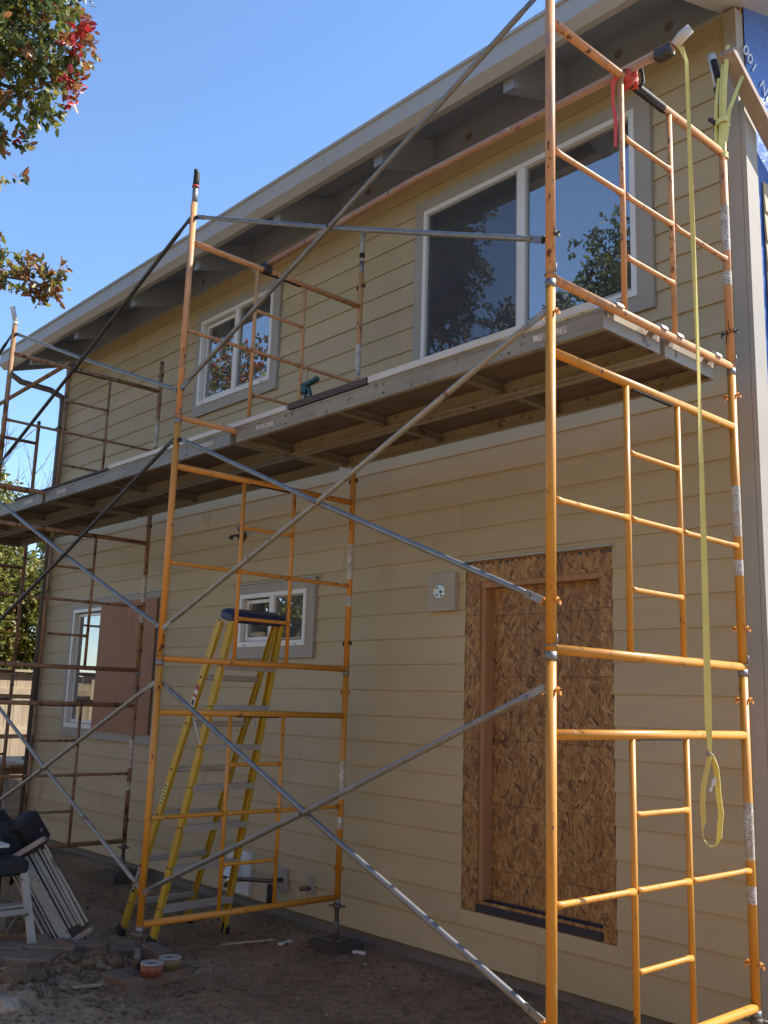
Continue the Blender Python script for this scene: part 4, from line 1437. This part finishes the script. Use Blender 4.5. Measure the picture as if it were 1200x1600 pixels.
z = (c - a).normalized()
xx = z.cross(Vector((0, 1, 0))).normalized()
yy = z.cross(xx)
M = Matrix.Translation((a + c) / 2 + Vector((0, -0.006, 0)) - Vector(lad.location)) @ Matrix((( z.x, xx.x, 0, 0), (z.y, xx.y, -1, 0), (z.z, xx.z, 0, 0), (0, 0, 0, 1)))
text_mesh('lettering', 'WERNER', 0.045, M, 'paper_white', rr0, 0.0006)

# ------------------------------------------------------------------ things at the lower left
# small aluminium step stool
stl = thing('step_stool', (-4.3, -1.95, GZ), 'small aluminium step stool with black top at the lower left', 'step stool')
gz0 = -0.27
TOPZ = 0.28
b = MB()
b.obox((-4.32, -1.97, TOPZ - 0.045), (0.30, 0.42, 0.10), None, 0.02)
b.build('top', 'black_rubber', stl)
for (fx, fy, tx, ty) in ((-4.06, -1.735, -4.19, -1.79), (-4.06, -2.20, -4.19, -2.14), (-4.60, -1.74, -4.45, -1.80), (-4.60, -2.20, -4.45, -2.14)):
    p0, p1 = Vector((fx, fy, gz0)), Vector((tx, ty, TOPZ - 0.07))
    lg = MB().beam(p0, p1, 0.055, 0.022, up=(1, 0, 0), bev=0.003).build('leg', 'alu_dull', stl)
    d = (p1 - p0).normalized()
    MB().beam(p0 - d * 0.01, p0 + d * 0.06, 0.062, 0.028, up=(1, 0, 0), bev=0.004).build('foot', 'alu_dull', lg)
    for kk in (0.9, 0.5):
        q = p0.lerp(p1, kk)
        MB().tube(q + Vector((0.0, -0.02, 0)), q + Vector((0.02, -0.02, 0)), 0.008, 8).build('rivet', 'galvanised', lg)
b = MB()
b.beam((-4.115, -1.765, -0.03), (-4.115, -2.18, -0.03), 0.03, 0.035, up=(0, 0, 1), bev=0.003)
b.build('brace_bar', 'alu_dull', stl)
b = MB()
b.box(-4.22, -4.12, -2.16, -1.78, 0.0, 0.012)
b.build('step', 'alu_dull', stl)
b = MB()
b.beam((-4.10, -1.83, -0.04), (-4.20, -1.86, -0.17), 0.012, 0.02, up=(0, 1, 0))
b.beam((-4.10, -1.78, -0.04), (-4.20, -1.75, -0.17), 0.012, 0.02, up=(0, 1, 0))
b.build('gusset', 'galvanised', stl)

# slatted white panel leaning by the wall
sp = thing('slatted_panel', (-4.3, -1.45, GZ), 'white slatted panel with dark wooden ends leaning by the dirt', 'slatted panel')
P0, P1 = Vector((-4.16, -1.41, -0.265)), Vector((-4.40, -1.70, 0.31))     # lower and upper end
ax = (P1 - P0).normalized()
wd = Vector((0.80, -0.55, 0.0))
wd = (wd - ax * wd.dot(ax)).normalized()
wd2 = Vector((0.45, 0.70, 0.0))
wd2 = (wd2 - ax * wd2.dot(ax)).normalized()
nn = ax.cross(wd2).normalized()
if nn.dot(Vector((0.8, -0.5, 0))) < 0:
    nn = -nn
    wd2 = -wd2
Mx = Matrix((wd2, nn, ax)).transposed()
L = (P1 - P0).length
rs_ = random.Random(17)
off = -0.135
for k in range(9):
    wide = (0.018, 0.026, 0.014, 0.030, 0.016, 0.075, 0.012, 0.022, 0.016)[k]
    gap = (0.004, 0.003, 0.010, 0.003, 0.012, 0.005, 0.014, 0.006, 0)[k]
    cut = rs_.uniform(0.04, 0.13)
    tw = Matrix.Rotation(rs_.uniform(-0.25, 0.25), 3, 'Z') @ Matrix.Rotation(rs_.uniform(-0.015, 0.015), 3, 'Y')
    b = MB()
    b.obox((P0 + P1) / 2 + wd2 * (off + wide / 2) + nn * rs_.uniform(-0.008, 0.022) + ax * rs_.uniform(-0.02, 0.02), (wide, 0.016, L - cut), Mx @ tw, 0.003)
    b.build('slat', 'old_white', sp)
    off += wide + gap
b = MB()
b.obox((P0 + P1) / 2 + nn * -0.022 * (1), (0.27, 0.008, L - 0.03), Mx)
b.build('backing', 'dark_board', sp)
for e, tm in ((P0, 'lumber_grey'), (P1, 'lumber_grey')):
    b = MB()
    b.obox(e, (0.285, 0.13, 0.035), Mx, 0.004)
    b.build('end_board', tm, sp)

# black crumpled tarp and bag
bk = MB()
nu, nv = 30, 20
vs = []
for i in range(nu + 1):
    for j in range(nv):
        th = math.pi * i / nu
        ph = 2 * math.pi * j / nv
        d = Vector((math.sin(th) * math.cos(ph), math.sin(th) * math.sin(ph), math.cos(th)))
        r = 1 + 0.25 * noise.noise(d * 2.2 + Vector((3, 1, 5))) + 0.14 * noise.noise(d * 6)
        q = Vector((d.x * 0.24, d.y * 0.24, d.z * 0.40)) * r
        q.y += 0.10 * math.sin(q.z * 6)
        vs.append(q + Vector((-4.75, -1.84, 0.11)))
fs = []
for i in range(nu):
    for j in range(nv):
        fs.append((i * nv + j, i * nv + (j + 1) % nv, (i + 1) * nv + (j + 1) % nv, (i + 1) * nv + j))
bk.add(vs, fs, False)
tb = thing('black_bag', (-4.75, -1.84, GZ), 'crumpled black bag heaped behind the step stool', 'bag')
bk.build('body', 'black_fabric', tb)
b = MB()
b.obox((-4.60, -1.60, 0.40), (0.16, 0.20, 0.26), Matrix.Rotation(R_(35), 3, 'X') @ Matrix.Rotation(R_(25), 3, 'Z'), 0.03)
b.build('flap', 'black_fabric', tb)
MB().tube((-4.53, -1.55, 0.42), (-4.52, -1.548, 0.42), 0.012, 10).build('buckle', 'galvanised', tb)
b = MB()
b.obox((-4.50, -1.60, 0.14), (0.20, 0.24, 0.10), Matrix.Rotation(R_(-15), 3, 'X'), 0.03)
b.build('pocket', 'black_fabric', tb)
B(-4.66, -4.30, -2.12, -1.86, 0.352, 0.372).build('wood_board', 'white_board', None, 'pale board end poking in over the step stool top', 'board')

# pavers and bricks
def brick(name, c, size, rz, mat, label, group, tilt=(0, 0)):
    M = Matrix.Rotation(rz, 3, 'Z') @ Matrix.Rotation(tilt[0], 3, 'X') @ Matrix.Rotation(tilt[1], 3, 'Y')
    b = MB()
    b.obox((0, 0, 0), size, M, 0.008)
    b.v = [tuple(Vector(v) + Vector(c) + Vector([0.004 * noise.noise(Vector(v) * 22 + Vector((i, c[0], c[1]))) for i in (0, 5, 9)])) for v in b.v]
    b.build(name, mat, None, label, name.replace('_', ' '), group)


pvs = [((-3.99, -1.62), 0.10, 'paver under the step stool foot'), ((-3.80, -1.86), 0.12, 'paver in front of the step stool foot'),
       ((-4.18, -1.88), 0.05, 'paver beneath the step stool'), ((-3.98, -2.10), 0.15, 'paver at the lower left edge of the picture'),
       ((-4.37, -1.62), 0.0, 'paver behind the step stool foot'), ((-4.36, -2.12), 0.02, 'paver left behind the step stool')]
for (px, py), rz, lb_ in pvs:
    brick('paver', (px, py, GZ + 0.035), (0.34, 0.23, 0.07), R_(38) + rz, 'paver_grey', 'grey-brown concrete ' + lb_, 'pavers by the step stool')
brk = [((-3.86, -1.42), 0.9, (0.1, 0.05), 'brick lying nearest the slatted panel foot'), ((-3.74, -1.26), 0.5, (0.05, -0.2), 'tilted brick between the slatted panel and ladder'),
       ((-3.62, -1.30), 1.3, (0.2, 0.1), 'brick close to the ladder foot'), ((-3.92, -1.55), 0.3, (-0.25, 0.1), 'broken brick leaning on the pavers'),
       ((-3.50, -1.16), 0.2, (0.0, 0.1), 'half buried brick before the ladder foot')]
for (px, py), rz, tl, lb_ in brk:
    brick('brick', (px, py, ground_z(px, py) + 0.035), (0.20, 0.10, 0.085), rz, 'brick_clay', 'dusty clay ' + lb_, 'loose bricks in the dirt', tl)


def rock(c, r, mat, label, name='rock', sub=2, sq=(1, 1, 0.7)):
    import bmesh
    bm = bmesh.new()
    bmesh.ops.create_icosphere(bm, subdivisions=sub, radius=1)
    b = MB()
    vs = []
    for v in bm.verts:
        d = v.co.copy()
        k = 1 + 0.35 * noise.noise(d * 1.6 + Vector(c) * 5) + 0.12 * noise.noise(d * 4 + Vector(c))
        vs.append(Vector((d.x * sq[0], d.y * sq[1], d.z * sq[2])) * r * k + Vector(c))
    b.add(vs, [tuple(v.index for v in f.verts) for f in bm.faces], False)
    bm.free()
    return b.build(name, mat, None, label, 'rock' if name == 'rock' else 'clod')


rock((-2.90, -2.36, -0.235), 0.075, 'rock_pale', 'pale stone at the bottom left corner', sub=3)
for k, (cx, cy, r, lb_) in enumerate(((-3.22, -2.20, 0.10, 'dark earth clod beside the pale stone'), (-3.30, -2.05, 0.075, 'dark earth clod above the pale stone'),
                                      (-3.42, -1.62, 0.06, 'earth clod beside the loose bricks'), (-3.30, -1.72, 0.045, 'small earth clod before the bricks'),
                                      (-3.28, -1.55, 0.05, 'earth clod near the wooden pad'))):
    rock((cx, cy, ground_z(cx, cy) + r * 0.25), r, 'clod', lb_, 'earth_clod', 3)


# sticks, scraps
def stick(p0, p1, w, h, mat, label, name='wood_stick', cat='stick'):
    a = Vector((p0[0], p0[1], ground_z(*p0) + h * 0.6))
    c = Vector((p1[0], p1[1], ground_z(*p1) + h * 0.6))
    MB().beam(a, c, w, h, up=(0, 0, 1)).build(name, mat, None, label, cat)


stick((-3.04, -2.0), (-3.06, -1.73), 0.03, 0.012, 'stick_wood', 'flat pale wood splinter left of the wooden pad')
stick((-3.9, -2.05), (-3.6, -1.98), 0.05, 0.012, 'stick_wood', 'short pale lath at the left picture edge')
stick((-3.55, -0.62), (-3.50, -0.22), 0.018, 0.014, 'stick_wood', 'thin twig lying between ladder and wall')
stick((-3.38, -0.25), (-3.42, -0.12), 0.03, 0.01, 'paper_white', 'white paper scrap near the wall by the frame foot', 'paper_scrap', 'scrap')
stick((-2.92, 0.03), (-2.84, 0.07), 0.025, 0.016, 'paper_white', 'white plastic scrap right of the jack by the wall', 'plastic_scrap', 'scrap')
stick((-3.30, 0.06), (-3.17, 0.07), 0.05, 0.02, 'blue_plastic', 'blue plastic scrap left of the jack by the wall', 'plastic_scrap', 'scrap')

# pebbles and crumbs
def crumbs():
    rs = random.Random(3)
    V, F = [], []
    import bmesh
    bm = bmesh.new()
    bmesh.ops.create_icosphere(bm, subdivisions=1, radius=1)
    ico_v = [tuple(v.co) for v in bm.verts]
    ico_f = [tuple(v.index for v in f.verts) for f in bm.faces]
    bm.free()
    mis = []
    for k in range(4200):
        if rs.random() < 0.35:
            x, y = rs.gauss(-3.3, 0.35), rs.gauss(-1.75, 0.3)
        else:
            x, y = rs.uniform(-6.0, 0.4), rs.uniform(-2.9, 0.2)
        big = rs.random() < 0.35
        r = min(0.034, 0.004 + rs.expovariate(1 / 0.005))
        if abs(x + 3.3) < 0.6 and abs(y + 1.8) < 0.5 and rs.random() < 0.12:
            r = rs.uniform(0.012, 0.030)
        z = ground_z(x, y) + r * 0.2
        a = rs.uniform(0, 6.28)
        o = len(V)
        for (vx, vy, vz) in ico_v:
            s_ = r * rs.uniform(0.72, 1.22)
            V.append((x + (vx * math.cos(a) - vy * math.sin(a)) * s_, y + (vx * math.sin(a) + vy * math.cos(a)) * s_, z + vz * s_ * 0.75))
        mi = 1 if rs.random() < 0.10 and r < 0.012 else 0
        for f in ico_f:
            F.append(tuple(i + o for i in f))
            mis.append(mi)
    b = MB()
    b.v, b.f, b.sm, b.mi = V, F, [False] * len(F), mis
    b.build('dirt_crumbs', ['clod', 'rock_pale'], None, 'small clods and pebbles strewn over the dirt', kind='stuff')


crumbs()

# ------------------------------------------------------------------ fence and stuff behind, far left
fx = -13.2
fe = thing('fence', (fx, 1.2, GZ), 'sunlit board fence beyond the far house corner', 'fence')
y = -3.0
bm_ = MB().box(-0.011, 0.011, -0.068, 0.068, 0, 1.95).mesh('fence_board', 'fence_wood')
while y < 6.0:
    o = bpy.data.objects.new('fence_board', bm_)
    o.parent = fe
    o.location = (rnd.uniform(-0.006, 0.006), y - 1.2, rnd.uniform(-0.02, 0.02))
    o.rotation_euler = (rnd.uniform(-0.006, 0.006), 0, 0)
    COL.objects.link(o)
    y += 0.142
for z in (0.45, 1.0, 1.62):
    B(fx + 0.013, fx + 0.052, -3.1, 6.1, GZ + z, GZ + z + 0.09).build('rail', 'fence_wood', fe)
B(fx - 0.06, fx + 0.09, -3.1, 6.1, GZ + 1.975, GZ + 2.012).build('cap_rail', 'fence_wood', fe)
for y in (-2.4, 0.05, 2.5, 4.9):
    B(fx + 0.054, fx + 0.145, y - 0.045, y + 0.045, GZ - 0.2, GZ + 1.9).build('post', 'fence_wood', fe)

tb = thing('work_table', (-11.0, 0.9, GZ), 'makeshift table with sunlit planks before the fence', 'table')
for k, (yy, m_) in enumerate(((0.45, 'lumber'), (0.72, 'fence_wood'), (0.99, 'fence_wood'), (1.26, 'lumber'))):
    B(-11.9, -10.2, yy, yy + 0.24, 0.42, 0.455).build('plank', m_, tb)
for xx in (-11.7, -10.45):
    b = MB()
    b.beam((xx, 0.4, 0.37), (xx, 1.55, 0.37), 0.04, 0.09, up=(0, 0, 1))
    b.build('bearer', 'lumber', tb)
    for yy in (0.5, 1.45):
        for s in (-1, 1):
            MB().beam((xx + s * 0.22, yy, GZ), (xx, yy, 0.36), 0.04, 0.08, up=(0, 1, 0)).build('leg', 'alu', tb)

# ------------------------------------------------------------------ vegetation
def leaf_cloud(name, parent, clusters, n, size, mats, weights, seed, hang=0.3, label=None, flat=0.75, surf=0.0):
    """clusters: (x,y,z,rx,ry,rz,weight). Folded leaves in little sprays."""
    rg = np.random.default_rng(seed)
    cl = np.array([c[:6] for c in clusters], float)
    w = np.array([c[6] if len(c) > 6 else c[3] * c[4] * c[5] for c in clusters], float)
    w /= w.sum()
    per = 7
    ns = n // per
    ci = rg.choice(len(clusters), ns, p=w)
    d = rg.normal(size=(ns, 3))
    d /= np.linalg.norm(d, axis=1)[:, None]
    rr = rg.random(ns) ** (1 / 3.0)
    rr = surf * (0.75 + 0.25 * rg.random(ns)) + (1 - surf) * rr
    bumpy = 1 + 0.22 * np.sin(d[:, 0] * 7 + ci) * np.cos(d[:, 1] * 6 + d[:, 2] * 5 + ci * 2)
    c0 = cl[ci, :3] + d * cl[ci, 3:6] * (rr * bumpy)[:, None]
    ax = d + rg.normal(size=(ns, 3)) * 0.6
    ax /= np.linalg.norm(ax, axis=1)[:, None]
    c = np.repeat(c0, per, 0)
    A = np.repeat(ax, per, 0)
    tot = ns * per
    t = A * flat + rg.normal(size=(tot, 3)) * 0.85
    t[:, 2] -= hang
    t /= np.linalg.norm(t, axis=1)[:, None]
    c = c + A * (rg.random(tot)[:, None] - 0.3) * size * 1.6
    up = rg.normal(size=(tot, 3))
    s = np.cross(t, up)
    s /= np.linalg.norm(s, axis=1)[:, None]
    nrm = np.cross(s, t)
    ln = size * (0.65 + 0.7 * rg.random(tot))[:, None]
    wd = ln * 0.24
    fold = nrm * wd * 0.45
    V = np.stack([c, c + t * ln * 0.35 + s * wd + fold, c + t * ln * 0.75 + s * wd * 0.75 + fold * 0.6, c + t * ln,
                  c + t * ln * 0.75 - s * wd * 0.75 + fold * 0.6, c + t * ln * 0.35 - s * wd + fold], 1).reshape(-1, 3)
    base = np.arange(tot)[:, None] * 6
    F = np.concatenate([base + np.array([[0, 1, 2, 3]]), base + np.array([[0, 3, 4, 5]])], 1).reshape(-1)
    wt = np.array(weights, float)
    mi_s = rg.choice(len(mats), ns, p=wt / wt.sum())
    mi = np.repeat(mi_s, per)
    ch = rg.random(tot) < 0.25
    mi[ch] = rg.choice(len(mats), ch.sum(), p=wt / wt.sum())
    mi = np.repeat(mi, 2)
    me = bpy.data.meshes.new(name)
    org = np.array(parent.location) if parent is not None else np.zeros(3)
    V = V - org
    me.vertices.add(len(V))
    me.vertices.foreach_set('co', V.astype(np.float32).ravel())
    me.loops.add(len(F))
    me.loops.foreach_set('vertex_index', F.astype(np.int32))
    nf = len(F) // 4
    me.polygons.add(nf)
    me.polygons.foreach_set('loop_start', np.arange(0, nf * 4, 4, dtype=np.int32))
    me.polygons.foreach_set('loop_total', np.full(nf, 4, dtype=np.int32))
    for m in mats:
        me.materials.append(MATS[m])
    me.polygons.foreach_set('material_index', mi.astype(np.int32))
    me.update(calc_edges=True)
    o = bpy.data.objects.new(name, me)
    o.parent = parent
    COL.objects.link(o)
    if label:
        o['label'] = label
    return o, c0


def limbs(parent, base, tips, r0, mat='bark', name='trunk', seed=1, sag=0.15):
    rs = random.Random(seed)
    b = MB()
    base = Vector(base)
    hub = base.copy()
    cx = sum((Vector(t_) for t_ in tips), Vector()) / len(tips)
    hub = base.lerp(cx, 0.45)
    hub.x = base.x + (cx.x - base.x) * 0.25
    hub.y = base.y + (cx.y - base.y) * 0.25
    pts = [base, base.lerp(hub, 0.5) + Vector((rs.uniform(-.1, .1), rs.uniform(-.1, .1), 0)), hub]
    b.path(pts, [r0, r0 * 0.8, r0 * 0.62], 12)
    for t_ in tips:
        t_ = Vector(t_)
        m1 = hub.lerp(t_, 0.4) + Vector((rs.uniform(-.2, .2), rs.uniform(-.2, .2), sag * rs.uniform(0, 1.5)))
        m2 = hub.lerp(t_, 0.75) + Vector((rs.uniform(-.15, .15), rs.uniform(-.15, .15), sag * rs.uniform(0, 1)))
        b.path([hub - Vector((0, 0, 0.05)), m1, m2, t_], [r0 * 0.5, r0 * 0.32, r0 * 0.2, r0 * 0.06], 8)
        for q in range(3):
            s0 = m1.lerp(t_, rs.uniform(0.2, 0.9))
            e = s0 + Vector((rs.uniform(-.5, .5), rs.uniform(-.5, .5), rs.uniform(-.1, .5))) * (t_ - hub).length * 0.25
            b.path([s0, s0.lerp(e, 0.5) + Vector((0, 0, 0.04)), e], [r0 * 0.13, r0 * 0.09, r0 * 0.03], 6)
    return b.build(name, mat, parent)


# red-tipped photinia at the upper left
ph = thing('photinia_tree', (-8.6, -4.6, GZ), 'red-tipped leafy tree reaching in at the upper left of the sky', 'tree')
leaf_cloud('crown', ph, [(-6.13, -1.53, 6.43, 0.20, 0.20, 0.24), (-6.10, -1.55, 6.12, 0.15, 0.15, 0.16), (-5.85, -1.45, 6.62, 0.30, 0.30, 0.22), (-6.4, -1.95, 6.75, 0.3, 0.3, 0.2), (-5.8, -1.85, 7.3, 0.73, 0.73, 0.73), (-6.26, -2.66, 7.64, 1.24, 1.24, 1.24), (-5.61, -2.22, 8.42, 1.1, 1.1, 1.1), (-5.73, -1.52, 7.05, 0.42, 0.42, 0.42), (-5.89, -1.69, 6.67, 0.33, 0.33, 0.33), (-5.5, -1.46, 7.41, 0.4, 0.4, 0.4), (-6.87, -3.02, 7.1, 1.26, 1.26, 1.26)], 34000, 0.084, ['leaf_green', 'leaf_lime', 'leaf_bronze', 'leaf_red', 'leaf_yellow'], [46, 26, 14, 1.2, 13], 5)
for k, (c, n) in enumerate(zip([(-5.36, -1.32, 7.25, 0.15, 0.15, 0.15), (-5.45, -1.26, 6.87, 0.11, 0.11, 0.11), (-5.39, -1.33, 7.67, 0.13, 0.13, 0.13), (-6.02, -1.9, 6.29, 0.14, 0.14, 0.14)], (90, 80, 40))):
    leaf_cloud('red_shoot', ph, [c], n, 0.085, ['leaf_red', 'leaf_bronze'], [75, 25], 60 + k, hang=-0.1)
leaf_cloud('crown', ph, [(-6.29, -1.57, 5.22, 0.16, 0.16, 0.16), (-6.16, -1.31, 5.23, 0.17, 0.17, 0.17), (-6.06, -1.18, 5.12, 0.14, 0.14, 0.14), (-6.43, -1.7, 5.38, 0.21, 0.21, 0.21), (-6.06, -1.15, 5.3, 0.09, 0.09, 0.09)], 800, 0.075, ['leaf_green', 'leaf_lime', 'leaf_bronze', 'leaf_yellow'], [22, 12, 50, 16], 8)
limbs(ph, (-8.6, -4.6, GZ), [(-5.83, -1.94, 7.22), (-6.21, -2.7, 7.98), (-6.84, -3.08, 7.48), (-5.7, -2.19, 8.74), (-7.35, -3.71, 8.49), (-5.96, -1.75, 6.72)], 0.16, seed=2)
b = MB()
b.path([(-8.3, -3.9, 4.6), (-7.08, -2.62, 4.96), (-6.58, -1.9, 5.16), (-6.29, -1.54, 5.2), (-6.14, -1.28, 5.18), (-6.06, -1.15, 5.09)], [0.045, 0.03, 0.021, 0.014, 0.009, 0.004], 8)
b.path([(-6.29, -1.54, 5.2), (-6.16, -1.33, 5.3), (-6.06, -1.18, 5.33)], [0.010, 0.006, 0.003], 6)
b.path([(-6.58, -1.9, 5.16), (-6.45, -1.73, 5.35), (-6.39, -1.64, 5.48)], [0.012, 0.008, 0.003], 6)
b.build('branch', 'twig', ph)

ph.location.x -= 0.17
ph.location.y -= 0.19
for o in ph.children:
    if o.name.startswith('branch') or o.name == 'crown.001':
        o.location = (0.09, 0.10, 0)

# background trees at the left
def tree(name, loc, clusters, n, size, mats, weights, seed, label, cat='tree', r0=0.18, hang=0.3, surf=0.25):
    t_ = thing(name, loc, label, cat)
    leaf_cloud('crown', t_, clusters, n, size, mats, weights, seed, hang=hang, surf=surf)
    limbs(t_, loc, [c[:3] for c in clusters], r0, seed=seed)
    return t_


YG = ['leaf_lime', 'leaf_yellow', 'leaf_green', 'leaf_bronze']
tree('leafy_tree', (-15.6, 1.5, GZ), [(-15.2, 1.5, 4.3, .9, .9, .95), (-15.4, 0.9, 3.4, 1.2, 1.2, 1.0), (-15.3, 2.0, 3.2, .8, .8, .8), (-15.0, 1.3, 3.0, 1.0, 1.0, .9)], 17000, 0.10, YG, [32, 44, 16, 8], 11,
     'sunlit yellow-green tree rising beyond the deck end at the far left')
tree('hedge_shrub', (-14.3, 1.6, GZ), [(-14.2, 1.2, 2.5, .9, 1.2, 1.0), (-14.2, 2.5, 2.4, .9, 1.0, 1.0), (-14.4, 0.3, 2.3, .9, 1.0, .9), (-14.2, 1.9, 3.1, .7, .8, .6), (-14.0, 1.4, 1.7, .6, 1.6, .5), (-14.2, 2.9, 1.8, .6, 1.0, .5)], 30000, 0.095, YG, [44, 34, 18, 4], 12,
     'bright leafy shrub above the fence behind the rusty frames', 'shrub', 0.12)
tree('hedge_shrub', (-14.5, 3.6, GZ), [(-14.5, 3.4, 2.6, .9, .9, 1.3), (-14.6, 4.2, 2.5, 1.0, 1.0, 1.2)], 11000, 0.095, YG, [42, 30, 20, 8], 13,
     'leafy shrub close behind the far house corner', 'shrub', 0.12)
tree('leafy_tree', (-16.5, 3.9, GZ), [(-16.0, 3.25, 4.6, .55, .5, .55), (-16.4, 3.9, 4.2, .8, .8, .8)], 3500, 0.09, YG, [25, 25, 25, 25], 14,
     'small reddish-green treetop touching the house corner beyond the deck')

# bare tree
bt = thing('bare_tree', (-21.0, 4.0, GZ), 'thin leafless tree against the sky at the far left', 'tree')
b = MB()
rb = random.Random(21)


def grow(p, d, ln, r, depth):
    e = p + d * ln
    m_ = p.lerp(e, 0.5) + Vector((rb.uniform(-1, 1), rb.uniform(-1, 1), rb.uniform(-1, 1))) * ln * 0.06
    b.path([p, m_, e], [r, r * 0.85, r * 0.65], 5)
    if depth == 0:
        return
    for k in range(3 if depth > 1 else 2):
        nd = (d + Vector((rb.uniform(-1, 1), rb.uniform(-1, 1), rb.uniform(-0.2, 0.7))) * 0.62).normalized()
        grow(p.lerp(e, rb.uniform(0.55, 1.0)), nd, ln * rb.uniform(0.6, 0.8), r * 0.55, depth - 1)


grow(Vector((-21.0, 4.0, GZ)), Vector((0.03, 0.0, 1)), 3.2, 0.11, 5)
b.build('branches', 'twig', bt)

# trees on the camera side, seen mirrored in the windows
OL = ['leaf_olive', 'leaf_green', 'leaf_lime']
tree('olive_tree', (-6.2, -8.2, GZ), [(-6.2, -7.6, 8.5, .7, .7, .9), (-6.5, -7.8, 7.6, 1.0, .9, .9), (-5.7, -7.6, 7.8, .8, .8, 1.1), (-6.1, -7.8, 6.4, 1.2, 1.1, 1.0), (-6.6, -7.6, 6.9, .8, .8, .7), (-5.4, -7.6, 9.3, .4, .4, .4), (-6.0, -7.7, 7.4, 1.4, 1.1, 1.2), (-5.6, -7.7, 8.6, .8, .8, .7), (-7.4, -7.8, 6.5, .8, .8, .7)],
     26000, 0.085, OL, [60, 30, 10], 31, 'dark green tree mirrored in the right pane of the large window', r0=0.16)
tree('shade_tree', (-9.8, -8.4, GZ), [(-9.9, -7.6, 9.6, .7, .6, .55), (-10.3, -7.7, 8.9, .6, .6, .5), (-8.6, -7.6, 7.8, .5, .5, .8), (-9.4, -7.7, 7.4, .8, .7, .5)],
     6000, 0.10, OL, [60, 35, 5], 32, 'dark tree mirrored in the left pane of the large window', r0=0.18)
tree('plum_tree', (-11.6, -4.9, GZ), [(-11.4, -3.7, 6.6, 1.2, 1.0, 1.0), (-12.6, -4.0, 6.4, 1.3, 1.0, 1.2), (-10.8, -3.9, 5.6, 1.0, .9, .8), (-12.2, -4.3, 5.2, 1.4, 1.1, .9)],
     14000, 0.085, ['leaf_green', 'leaf_bronze', 'leaf_lime', 'leaf_red'], [45, 32, 15, 8], 33, 'reddish leafy tree mirrored in the small upper window', r0=0.2)
tree('garden_shrub', (-15.0, -7.0, GZ), [(-14.5, -7.3, 2.6, 1.2, 1.0, 1.2), (-13.2, -7.8, 2.3, 1.0, 1.0, 1.1)], 6000, 0.11, YG, [40, 30, 30, 5], 34,
     'bright shrub mirrored in the short window behind the ladder', 'shrub', 0.1)


# unseen trees added to block low sky, and a fence to bounce light
for k, (x, y, h_) in enumerate(((-1.5, -11.0, 6.6), (3.5, -11.5, 7.2), (8.5, -10.5, 7.0), (-15.5, -10.5, 7.0), (13.0, -6.0, 6.5))):
    tree('sky_block_tree', (x, y, GZ), [(x, y, h_ * 0.72, 2.6, 1.6, h_ * 0.30), (x + 1.6, y + 0.3, h_ * 0.5, 1.8, 1.4, h_ * 0.32), (x - 1.7, y, h_ * 0.48, 1.9, 1.4, h_ * 0.3), (x, y + 0.2, h_ * 0.28, 2.4, 1.3, h_ * 0.24)],
         6500, 0.24, OL, [55, 35, 10], 40 + k, 'unseen tree added to block sky, %s the photographer' % ('far left behind', 'straight behind', 'right behind', 'well left of', 'to the right of')[k], r0=0.2)
bounce_fence = thing('fence', (-2.0, -7.3, GZ), 'sunlit cedar board fence added unseen behind the photographer to bounce warm light', 'fence')  # added to throw warm light back on the lower wall
y = -8.0
bm2 = MB().box(-0.068, 0.068, -0.011, 0.011, 0, 2.3).mesh('fence_board', 'bounce_cedar')
while y < 14.0:
    o = bpy.data.objects.new('fence_board', bm2)  # board of the added bounce fence
    o.parent = bounce_fence
    o.location = (y + 2.0, rnd.uniform(-0.006, 0.006), rnd.uniform(-0.02, 0.02))
    COL.objects.link(o)
    y += 0.15
for z in (0.4, 1.6):
    B(-8.1, 14.1, -7.36, -7.315, GZ + z, GZ + z + 0.09).build('rail', 'bounce_cedar', bounce_fence)
tree('garden_shrub', (-9.6, -5.6, GZ), [(-8.8, -5.6, 1.2, 1.0, .8, 1.3), (-10.2, -5.7, 1.4, 1.1, .9, 1.5), (-11.6, -5.7, 1.3, 1.1, .9, 1.5), (-13.2, -5.6, 1.4, 1.2, .9, 1.5), (-10.9, -5.5, 2.6, 1.2, .8, .7), (-9.3, -5.6, 2.4, .9, .7, .6)],  # hedge added to block low sky
     9000, 0.15, ['leaf_green', 'leaf_olive', 'leaf_lime', 'leaf_yellow'], [45, 35, 14, 6], 35, 'broad hedge shrub left of the photographer, added to block low sky and mirrored in the lower windows', 'shrub', 0.1)  # hedge added to keep low sky light off the lower left wall
